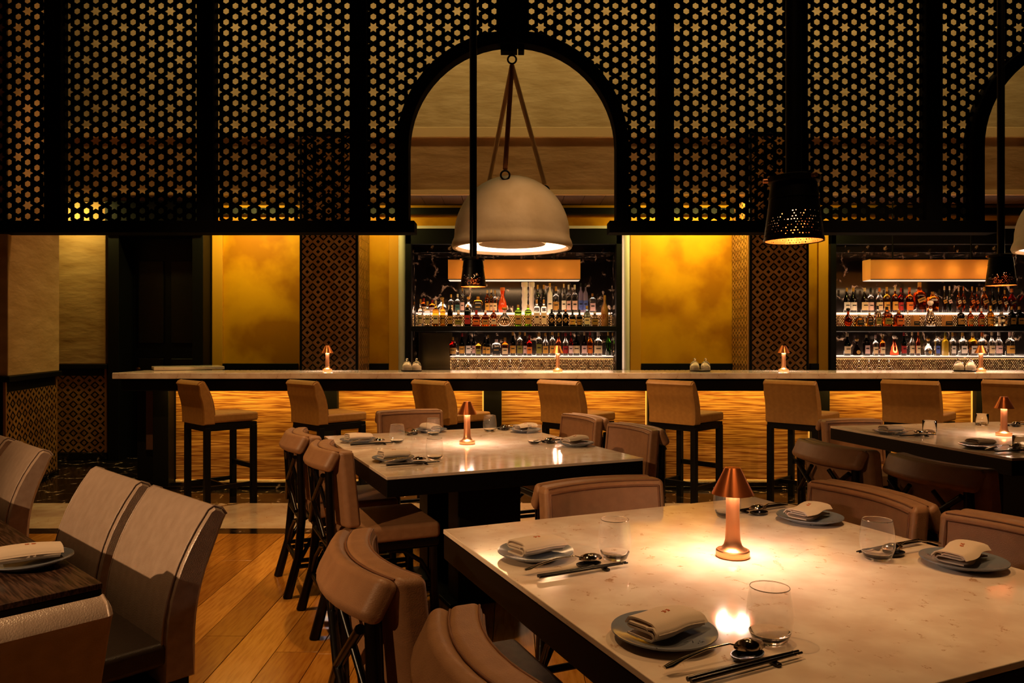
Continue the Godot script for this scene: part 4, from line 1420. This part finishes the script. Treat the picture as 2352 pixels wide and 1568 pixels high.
func settings() -> void:
	table_lamp("copper table lamp on the marble table farthest from the bar", on(1683, 1277, TH + 0.0008), 0.20)
	table_lamp("copper table lamp on the middle marble table", on(1073, 1019, TH + 0.0008), 0.22)
	table_lamp("copper table lamp on the marble table beside the bar", on(2306, 1000, TH + 0.0008), 0.22)
	var hp := TH + 0.012
	place_setting(on(1230, 1268, hp), U1, "aisle seat nearer stools, table farthest from bar", on(1412, 1284, TH))
	place_setting(on(1525, 1452, hp), U1, "aisle seat farther from stools, table farthest from bar", on(1768, 1474, TH))
	place_setting(on(1860, 1188, hp), -U1, "inner seat nearer stools, table farthest from bar", on(1670, 1188, TH))
	place_setting(on(2213, 1288, hp), -U1, "inner seat farther from stools, table farthest from bar", on(2015, 1285, TH))
	var u := Vector2(0.915, 0.4035)
	var w := Vector2(-0.4035, 0.915)
	place_setting(on(903, 1052, hp), u, "middle table, aisle seat farther from stools", on(998, 1056, TH))
	place_setting(on(822, 1010, hp), u, "middle table, aisle seat nearer stools", on(912, 1018, TH))
	place_setting(on(990, 987, hp), -w, "middle table, before the pulled-out end chair", on(995, 1000, TH))
	place_setting(on(1322, 1018, hp), -u, "middle table, inner seat farther from stools", on(1228, 1020, TH))
	place_setting(on(1208, 987, hp), -u, "middle table, inner seat nearer stools", on(1125, 992, TH))
	var u3 := Vector2(0.978, 0.208)
	place_setting(on(2045, 991, hp), u3, "table beside bar, aisle seat nearer stools", on(2135, 995, TH), true)
	place_setting(on(2250, 1023, hp), u3, "table beside bar, aisle seat farther from stools", on(2346, 1036, TH), true)
	place_setting(on(2400, 980, hp), -u3, "table beside bar, seat away from aisle", on(2255, 977, TH), true)
	var bk := Vector2(-0.686, -0.728)
	var pl := on(66, 1286, hp)
	put("dinner_plate", "slate-blue plate with sprigs, on the dark wood-grain table", "plate", "slate-blue plates", Vector3(pl.x, TH + 0.0008, pl.z), 0.4, build_plate)
	put("napkin", "folded cream napkin, orange stitching, on the dark wood-grain table", "napkin", "folded napkins", Vector3(pl.x, TH + 0.0158, pl.z), -0.9, build_napkin)


# ---------------------------------------------------------------- on the bar
func build_tray(o: Node3D) -> void:
	part("tray", MB.new().lathe([Vector2(0, 0), Vector2(0.085, 0), Vector2(0.105, 0.012), Vector2(0.102, 0.013), Vector2(0.083, 0.005), Vector2(0, 0.005)], 32), M.lacquer, o)

func build_jar(o: Node3D) -> void:
	part("bell", MB.new().lathe([Vector2(0, 0), Vector2(0.040, 0), Vector2(0.044, 0.006), Vector2(0.043, 0.04), Vector2(0.034, 0.072), Vector2(0.016, 0.088), Vector2(0.008, 0.094), Vector2(0.013, 0.104), Vector2(0.009, 0.113), Vector2(0, 0.114)], 24, Transform3D.IDENTITY, 50), M.clear, o)
	part("filling", MB.new().lathe([Vector2(0, 0.006), Vector2(0.03, 0.006), Vector2(0.031, 0.03), Vector2(0.02, 0.045), Vector2(0, 0.048)], 16), M.linen, o)

func build_coupe(o: Node3D) -> void:
	part("coupe", MB.new().lathe([Vector2(0.055, 0), Vector2(0.046, 0.02), Vector2(0.022, 0.052), Vector2(0.005, 0.06), Vector2(0.004, 0.12), Vector2(0.01, 0.13), Vector2(0.036, 0.135), Vector2(0.036, 0.137), Vector2(0, 0.138), Vector2(0.0, 0.062), Vector2(0.02, 0.05), Vector2(0.0445, 0.02), Vector2(0.0535, 0)], 24, Transform3D.IDENTITY, 50), M.clear, o)

func counter_things() -> void:
	var h := 1.0478
	table_lamp("copper table lamp on the bar, before the tiled pillar by the door panel", Vector3(xat(752, 6.95), h, -6.95), 0.22)
	table_lamp("copper table lamp on the bar, before the bottles behind the dome", Vector3(xat(1281, 6.85), h, -6.85), 0.22)
	table_lamp("copper table lamp on the bar, before the tiled pillar past the mustard panel", Vector3(xat(1800, 6.95), h, -6.95), 0.22)
	table_lamp("copper table lamp on the bar, beside the tray in front of second niche", Vector3(xat(2253, 6.9), h, -6.9), 0.22)
	for d in [[946, "before the niche behind the dome"], [1608, "before the wide mustard panel"], [2216, "before the second niche"]]:
		var z := 6.88
		put("serving_tray", "round black tray with two glass jars on the bar, " + d[1], "tray", "black trays on the bar", Vector3(xat(d[0], z), h, -z), 0, build_tray)
		for k in 2:
			put("glass_jar", "glass jar %s door end, on the tray %s" % [["nearer", "farther from"][k], d[1]], "jar", "bell-lidded glass jars on the trays", Vector3(xat(d[0], z) + (k - 0.5) * 0.092, h + 0.0058, -z + (k - 0.5) * 0.03), 0, build_jar)
	# glasses drying upside down and stacked before the lit step
	var y := 0.9858
	for k in 7:
		put("cocktail_glass", ORD[k] + " upturned cocktail glass from the steel panel, on the back bar behind the dome", "glass", "upturned cocktail glasses behind the dome", Vector3(xat(1052 + k * 24, 8.62), y, -8.62), 0, build_coupe)
	for k in 4:
		put("cocktail_glass", ORD[k] + " upturned cocktail glass from the tiled pillar, in the second niche", "glass", "upturned cocktail glasses in the second niche", Vector3(xat(1973 + k * 23, 8.62), y, -8.62), 0, build_coupe)
	for k in 8:
		put("bar_tumbler", ORD[k] + " straight bar tumbler from the cocktail glasses, on the back bar behind the dome", "glass", "tumblers on the back bar", Vector3(xat(1245 + k * 21, 8.6), y, -8.6), 0, func(o): part("cup", MB.new().lathe([Vector2(0, 0), Vector2(0.034, 0), Vector2(0.04, 0.12), Vector2(0.0388, 0.12), Vector2(0.033, 0.012), Vector2(0, 0.012)], 20, Transform3D.IDENTITY, 50), M.clear, o))


# ---------------------------------------------------------------- bottles
const GLASSES := {"clear": [0.95, 0.93, 0.9, 0.0], "amber": [0.80, 0.36, 0.06, 0.0], "whisky": [0.72, 0.24, 0.03, 0.0], "gold": [0.90, 0.62, 0.16, 0.0], "green": [0.25, 0.55, 0.10, 0.0], "lime": [0.55, 0.90, 0.20, 0.0], "red": [0.60, 0.03, 0.02, 0.0], "orange": [0.85, 0.26, 0.06, 1.0], "black": [0.02, 0.016, 0.014, 1.0], "dark-green": [0.02, 0.045, 0.02, 1.0], "dark-brown": [0.07, 0.02, 0.012, 1.0], "frosted": [0.90, 0.86, 0.83, 1.0], "violet": [0.74, 0.66, 0.78, 0.5], "blue": [0.66, 0.82, 0.90, 0.0], "yellow": [0.85, 0.70, 0.12, 0.6], "cream": [0.78, 0.55, 0.30, 1.0], "rose": [0.80, 0.30, 0.18, 0.0]}
const PAPERS := {"cream": Color(0.86, 0.74, 0.56), "white": Color(0.90, 0.84, 0.78), "ochre": Color(0.78, 0.56, 0.20), "olive": Color(0.50, 0.46, 0.14), "red": Color(0.62, 0.10, 0.06), "black": Color(0.05, 0.04, 0.04), "pink": Color(0.86, 0.70, 0.66), "orange": Color(0.82, 0.42, 0.10), "gold": Color(0.66, 0.48, 0.20), "teal": Color(0.16, 0.34, 0.34), "blue": Color(0.30, 0.38, 0.70)}
const ORD := ["first", "second", "third", "fourth", "fifth", "sixth", "seventh", "eighth", "ninth", "tenth", "eleventh", "twelfth", "thirteenth", "fourteenth", "fifteenth", "sixteenth", "seventeenth", "eighteenth", "nineteenth", "twentieth", "twenty-first", "twenty-second", "twenty-third", "twenty-fourth", "twenty-fifth", "twenty-sixth"]

func liquor(name: String) -> Material:
	var key := "bottle " + name
	if not M.has(key):
		var d: Array = GLASSES[name]
		var c := Color(d[0], d[1], d[2])
		M[key] = glass(c) if d[3] == 0.0 else (mat(c, 0.12) if d[3] == 1.0 else glass(c, d[3] * 0.6, 0.35))
	return M[key]

func paper(name: String) -> Material:
	var key := "paper " + name
	if not M.has(key):
		M[key] = mat(PAPERS[name], 0.7)
	return M[key]

func bottle_profile(shape: String, R: float, H: float) -> Array:
	var pts := []
	match shape:
		"wine": pts = [[0.9, 0], [1, 0.02], [1, 0.52], [0.93, 0.58], [0.6, 0.67], [0.36, 0.74], [0.32, 0.8], [0.32, 0.88]]
		"round", "square": pts = [[0.92, 0], [1, 0.02], [1, 0.55], [0.97, 0.60], [0.8, 0.66], [0.45, 0.70], [0.34, 0.74], [0.32, 0.86]]
		"tall": pts = [[0.92, 0], [1, 0.02], [1, 0.62], [0.92, 0.67], [0.5, 0.74], [0.36, 0.78], [0.34, 0.90]]
		"decanter": pts = [[0.8, 0], [1, 0.03], [0.98, 0.14], [0.7, 0.40], [0.34, 0.58], [0.24, 0.70], [0.28, 0.80]]
		"globe": pts = [[0.5, 0], [0.8, 0.05], [1, 0.22], [0.98, 0.36], [0.75, 0.52], [0.36, 0.62], [0.26, 0.72], [0.3, 0.82]]
		"vase": pts = [[0.7, 0], [0.92, 0.08], [1, 0.25], [0.85, 0.42], [0.45, 0.62], [0.34, 0.70], [0.46, 0.84], [0.5, 0.9]]
		"wavy": pts = [[0.86, 0], [1, 0.04], [0.84, 0.14], [1, 0.24], [0.84, 0.34], [1, 0.45], [0.84, 0.56], [1, 0.67], [0.84, 0.78], [0.96, 0.88]]
		"flask": pts = [[0.95, 0], [1, 0.02], [1, 0.66], [0.85, 0.74], [0.4, 0.78], [0.3, 0.88]]
		_: pts = [[1, 0], [1, 0.9]]
	var out := [Vector2(0, 0)]
	for p in pts:
		out.append(Vector2(p[0] * R, p[1] * H))
	out.append(Vector2(0, pts[-1][1] * H))
	return out

func bottle(px: float, ytop: float, wpx: float, base_h: float, z: float, shape: String, gl: String, pa: String, cap: String, where: String, nth: int, group: String) -> void:
	var H := yat(ytop, z) - base_h
	if base_h < 1.2:
		H = minf(H, 0.281)
	var R := wpx
	var words := {"wine": "wine-shaped", "round": "round-shouldered", "square": "square", "tall": "tall slim", "decanter": "decanter-shaped", "globe": "globe-shaped", "vase": "vase-shaped", "wavy": "rippled column", "flask": "squat", "carton": "boxed"}
	var label := "%s %s bottle, %s label, %s from tiled pillar, %s" % [gl, words[shape], pa, ORD[nth], where]
	if pa == "":
		label = "%s %s bottle, no label, %s from tiled pillar, %s" % [gl, words[shape], ORD[nth], where]
	var o := thing("bottle", label, "bottle", Vector3(xat(px, z), base_h + 0.0008, -z), 0, group)
	var pr := bottle_profile(shape, R, H)
	var sq := 7.0 if shape in ["square", "carton", "flask"] else 0.0
	part("body", MB.new().lathe(pr, 24, Transform3D.IDENTITY, 50, sq), liquor(gl), o)
	var neck: Vector2 = pr[pr.size() - 2]
	if shape != "carton":
		var cr := maxf(neck.x * 1.12, R * 0.2)
		var y0 := neck.y - H * 0.03
		if shape in ["decanter", "globe"]:
			part("stopper", MB.new().lathe([Vector2(neck.x * 0.8, neck.y), Vector2(cr * 1.5, lerpf(neck.y, H, 0.45)), Vector2(cr * 1.3, lerpf(neck.y, H, 0.85)), Vector2(0, H)], 16, Transform3D.IDENTITY, 70), paper(cap), o)
		else:
			part("cap", MB.new().lathe([Vector2(cr * 0.9, y0), Vector2(cr, y0 + 0.001), Vector2(cr, H - 0.003), Vector2(cr * 0.85, H), Vector2(0, H)], 14), paper(cap), o)
	if pa:
		var y0 := H * 0.10
		var y1 := H * 0.42
		if shape in ["flask"]:
			y1 = H * 0.5
		var slanted := where == "upper back row, second niche" and px > 2100
		if slanted or (shape == "flask" and gl == "black"):
			# a band set askew across the front, or a square stood on its corner
			var tilt := Basis(Vector3.BACK, 0.38 if slanted else PI / 4)
			var sz := Vector3(R * 1.75, H * 0.13, 0.0015) if slanted else Vector3(R * 1.3, R * 1.3, 0.0015)
			var lb := part("label", MB.new().rbox(sz, 0.0004, 1, Transform3D(tilt, Vector3(0, H * (0.42 if slanted else 0.36), R + 0.0015))), paper(pa), o)
			part("label_print", MB.new().rbox(Vector3(sz.x * 0.7, sz.y * 0.2, 0.001), 0.0003, 1, Transform3D(tilt, Vector3(0, H * (0.42 if slanted else 0.36), R + 0.0026))), paper("black" if pa != "black" else "gold"), lb)
		elif sq > 0:
			var lb := part("label", MB.new().rbox(Vector3(R * 1.72, y1 - y0, 0.0015), 0.0004, 1, Transform3D(Basis.IDENTITY, Vector3(0, (y0 + y1) / 2, R * 1.0 + 0.0012))), paper(pa), o)
			part("label_print", MB.new().rbox(Vector3(R * 1.1, (y1 - y0) * 0.16, 0.001), 0.0003, 1, Transform3D(Basis.IDENTITY, Vector3(0, lerpf(y0, y1, 0.62), R + 0.0022))), paper("black" if pa != "black" else "gold"), lb)
		elif shape in ["wine", "round", "tall"]:
			var lb := part("label", MB.new().lathe([Vector2(R + 0.0008, y0), Vector2(R + 0.0012, y0 + 0.0005), Vector2(R + 0.0012, y1)], 14, Transform3D.IDENTITY, 38, 0, PI / 2 - 1.25, PI / 2 + 1.25), paper(pa), o)
			part("label_print", MB.new().lathe([Vector2(R + 0.0020, lerpf(y0, y1, 0.55)), Vector2(R + 0.0020, lerpf(y0, y1, 0.68))], 8, Transform3D.IDENTITY, 38, 0, PI / 2 - 0.6, PI / 2 + 0.6), paper("black" if pa != "black" else "gold"), lb)
		else:
			part("label", MB.new().lathe([Vector2(0, -0.001), Vector2(R * 0.5, 0), Vector2(R * 0.5, 0.001), Vector2(0, 0.001)], 16, Transform3D(Basis(Vector3.RIGHT, PI / 2), Vector3(0, H * 0.2, R * 0.97))), paper(pa), o)


	if gl == "cream" and shape == "wine":
		var tm := TextMesh.new()
		var fnt := SystemFont.new()
		fnt.font_names = PackedStringArray(["Droid Serif"])
		tm.font = fnt
		tm.text = "P."
		tm.font_size = 32
		tm.pixel_size = 0.0022
		tm.depth = 0.002
		part("lettering", tm, paper("red"), o, Transform3D(Basis.IDENTITY, Vector3(0, H * 0.3, R + 0.0012)))


func bottles() -> void:
	# px, top y, width px, shape, glass, label, cap
	var upper := 1.494
	var step := 1.66
	var ledge := 1.152
	var rows := [
		["upper back row, dome-side niche", step, 8.95, [
			[973, 685, 14, "round", "whisky", "cream", "red"], [993, 689, 14, "round", "amber", "pink", "red"], [1015, 682, 22, "globe", "clear", "white", "gold"], [1036, 676, 14, "square", "clear", "cream", "ochre"], [1051, 675, 17, "square", "clear", "teal", "white"], [1062, 661, 13, "tall", "clear", "pink", "gold"], [1076, 681, 19, "globe", "clear", "white", "ochre"], [1098, 681, 22, "flask", "gold", "black", "ochre"], [1119, 666, 11, "tall", "amber", "ochre", "cream"], [1128, 665, 11, "tall", "gold", "cream", "cream"], [1137, 666, 13, "round", "clear", "cream", "gold"], [1154, 660, 24, "vase", "orange", "", "orange"], [1205, 648, 15, "wavy", "frosted", "", "white"], [1221, 648, 15, "wavy", "frosted", "", "white"], [1235, 654, 13, "wine", "black", "", "ochre"], [1249, 654, 13, "wine", "black", "", "ochre"], [1263, 650, 14, "tall", "frosted", "white", "ochre"], [1277, 658, 15, "round", "clear", "gold", "ochre"], [1295, 652, 12, "tall", "clear", "white", "cream"], [1306, 654, 14, "square", "clear", "pink", "white"], [1320, 654, 14, "square", "clear", "pink", "white"], [1334, 650, 13, "tall", "violet", "blue", "black"], [1345, 651, 13, "tall", "violet", "blue", "black"], [1361, 674, 14, "flask", "clear", "pink", "ochre"]]],
		["upper front row, dome-side niche", upper, 8.72, [
			[951, 693, 9, "tall", "clear", "", "ochre"], [966, 687, 14, "round", "clear", "cream", "ochre"], [982, 692, 16, "square", "clear", "cream", "ochre"], [1001, 690, 18, "square", "gold", "cream", "cream"], [1017, 688, 15, "round", "gold", "ochre", "ochre"], [1034, 693, 13, "square", "dark-brown", "gold", "black"], [1053, 712, 20, "square", "clear", "olive", "white"], [1074, 699, 18, "flask", "dark-green", "red", "green"], [1094, 712, 20, "square", "whisky", "orange", "red"], [1115, 712, 18, "square", "amber", "gold", "white"], [1134, 706, 17, "square", "amber", "cream", "pink"], [1159, 705, 30, "globe", "clear", "", "gold"], [1190, 700, 16, "flask", "lime", "gold", "gold"], [1213, 700, 16, "flask", "lime", "gold", "gold"], [1233, 688, 16, "flask", "clear", "cream", "gold"], [1249, 688, 15, "flask", "clear", "cream", "gold"], [1267, 710, 17, "flask", "black", "gold", "black"], [1284, 710, 18, "flask", "black", "gold", "black"], [1299, 710, 15, "flask", "black", "gold", "orange"], [1315, 711, 13, "round", "black", "ochre", "black"], [1331, 711, 13, "round", "black", "ochre", "black"], [1348, 702, 15, "square", "blue", "cream", "gold"], [1366, 716, 17, "flask", "clear", "gold", "white"], [1389, 678, 17, "wine", "cream", "", "ochre"], [1402, 714, 6, "tall", "clear", "", "gold"]]],
		["lower ledge, dome-side niche", ledge, 8.88, [
			[1040, 774, 15, "round", "red", "gold", "ochre"], [1061, 765, 13, "wine", "dark-green", "ochre", "red"], [1076, 761, 13, "wine", "black", "white", "black"], [1088, 761, 12, "wine", "black", "pink", "black"], [1099, 779, 17, "square", "gold", "olive", "black"], [1113, 767, 13, "wine", "black", "ochre", "black"], [1121, 769, 14, "wine", "black", "ochre", "gold"], [1140, 779, 20, "flask", "clear", "black", "pink"], [1160, 775, 15, "square", "amber", "cream", "ochre"], [1178, 762, 14, "wine", "black", "ochre", "ochre"], [1194, 760, 16, "tall", "clear", "olive", "ochre"], [1206, 763, 12, "wine", "dark-brown", "pink", "ochre"], [1216, 769, 15, "round", "red", "orange", "red"], [1238, 764, 18, "flask", "clear", "olive", "ochre"], [1253, 764, 16, "wine", "clear", "ochre", "ochre"], [1269, 762, 15, "tall", "clear", "ochre", "ochre"], [1283, 764, 14, "wine", "rose", "ochre", "ochre"], [1299, 764, 16, "wine", "clear", "red", "red"], [1311, 762, 12, "wine", "red", "pink", "red"], [1324, 760, 16, "wine", "black", "cream", "black"], [1342, 761, 13, "wine", "dark-brown", "pink", "cream"], [1355, 762, 15, "wine", "amber", "orange", "red"], [1374, 760, 20, "round", "clear", "cream", "white"], [1397, 761, 13, "wine", "green", "", "green"], [1407, 764, 9, "tall", "clear", "", "ochre"]]],
		["upper back row, second niche", step, 8.95, [
			[1945, 661, 14, "wine", "black", "white", "ochre"], [1960, 661, 15, "wine", "black", "white", "ochre"], [1986, 661, 16, "wine", "dark-brown", "cream", "cream"], [2000, 661, 16, "round", "clear", "pink", "black"], [2020, 661, 17, "wine", "clear", "cream", "orange"], [2037, 659, 18, "round", "gold", "ochre", "ochre"], [2056, 658, 16, "round", "amber", "ochre", "cream"], [2069, 661, 13, "round", "red", "red", "red"], [2089, 660, 18, "round", "amber", "orange", "orange"], [2112, 648, 30, "square", "whisky", "gold", "ochre"], [2142, 670, 28, "flask", "amber", "", "gold"], [2169, 657, 14, "wine", "dark-brown", "ochre", "cream"], [2181, 657, 13, "wine", "dark-green", "pink", "white"], [2202, 659, 20, "wine", "amber", "cream", "cream"], [2213, 658, 15, "wine", "whisky", "gold", "orange"], [2233, 658, 20, "wine", "amber", "orange", "ochre"], [2244, 660, 14, "wine", "whisky", "orange", "ochre"], [2261, 659, 19, "wine", "amber", "gold", "ochre"], [2280, 661, 15, "wine", "black", "gold", "black"], [2294, 661, 15, "wine", "black", "gold", "ochre"], [2308, 666, 15, "round", "amber", "cream", "ochre"], [2324, 663, 16, "wine", "red", "black", "orange"]]],
		["upper front row, second niche", upper, 8.72, [
			[1948, 707, 20, "globe", "whisky", "", "black"], [1973, 722, 19, "flask", "gold", "black", "white"], [1997, 718, 19, "flask", "gold", "black", "white"], [2016, 702, 19, "square", "clear", "olive", "black"], [2037, 704, 20, "square", "amber", "olive", "black"], [2064, 713, 20, "flask", "whisky", "orange", "amber"], [2085, 712, 10, "decanter", "clear", "", "white"], [2102, 722, 20, "carton", "cream", "black", "gold"], [2137, 690, 28, "decanter", "clear", "", "white"], [2175, 722, 18, "carton", "cream", "black", "gold"], [2207, 706, 22, "round", "black", "gold", "black"], [2229, 708, 18, "round", "amber", "gold", "white"], [2254, 708, 18, "round", "whisky", "gold", "white"], [2275, 702, 19, "round", "gold", "ochre", "ochre"], [2300, 716, 24, "flask", "clear", "", "white"], [2324, 704, 16, "square", "black", "gold", "amber"], [2341, 704, 16, "square", "black", "gold", "amber"]]],
		["lower ledge, second niche", ledge, 8.88, [
			[1946, 765, 15, "wine", "dark-green", "cream", "cream"], [1968, 776, 24, "decanter", "dark-brown", "gold", "gold"], [1990, 769, 17, "flask", "dark-brown", "pink", "cream"], [2011, 769, 17, "round", "clear", "cream", "pink"], [2027, 769, 16, "round", "amber", "cream", "gold"], [2054, 769, 26, "decanter", "rose", "", "white"], [2076, 763, 16, "wine", "dark-green", "red", "red"], [2095, 762, 16, "wine", "clear", "cream", "cream"], [2109, 762, 14, "wine", "rose", "cream", "orange"], [2132, 776, 26, "globe", "clear", "gold", "ochre"], [2152, 762, 18, "square", "clear", "blue", "black"], [2171, 763, 18, "square", "yellow", "", "olive"], [2188, 763, 18, "square", "clear", "white", "ochre"], [2211, 763, 18, "square", "clear", "white", "ochre"], [2234, 763, 18, "square", "gold", "white", "cream"], [2256, 763, 18, "square", "clear", "white", "orange"], [2278, 762, 15, "wine", "clear", "cream", "cream"], [2294, 762, 16, "wine", "clear", "pink", "white"], [2320, 761, 20, "round", "clear", "ochre", "pink"]]],
	]
	for r in rows:
		var k := 0
		# every other bottle stands a little back; each keeps clear of its neighbours
		var spot_xz := []
		var rad := []
		for b in r[3]:
			var z: float = r[2] + ((0.045 if r[1] != upper else -0.04) if spot_xz.size() % 2 else 0.0)
			spot_xz.append(Vector2(xat(b[0], z), z))
			rad.append(b[2] / 2.0 * z / FL)
		for j in rad.size():
			for m in [1, 2]:
				if j + m < rad.size():
					var gap: float = spot_xz[j].distance_to(spot_xz[j + m]) - 0.003
					var need: float = (rad[j] + rad[j + m]) * 1.26
					if need > gap:
						rad[j] *= gap / need
						rad[j + m] *= gap / need
		for b in r[3]:
			bottle(b[0], b[1], rad[k], r[1], spot_xz[k].y, b[3], b[4], b[5], b[6] if PAPERS.has(b[6]) else "ochre", r[0], k, "bottles on the " + r[0])
			k += 1
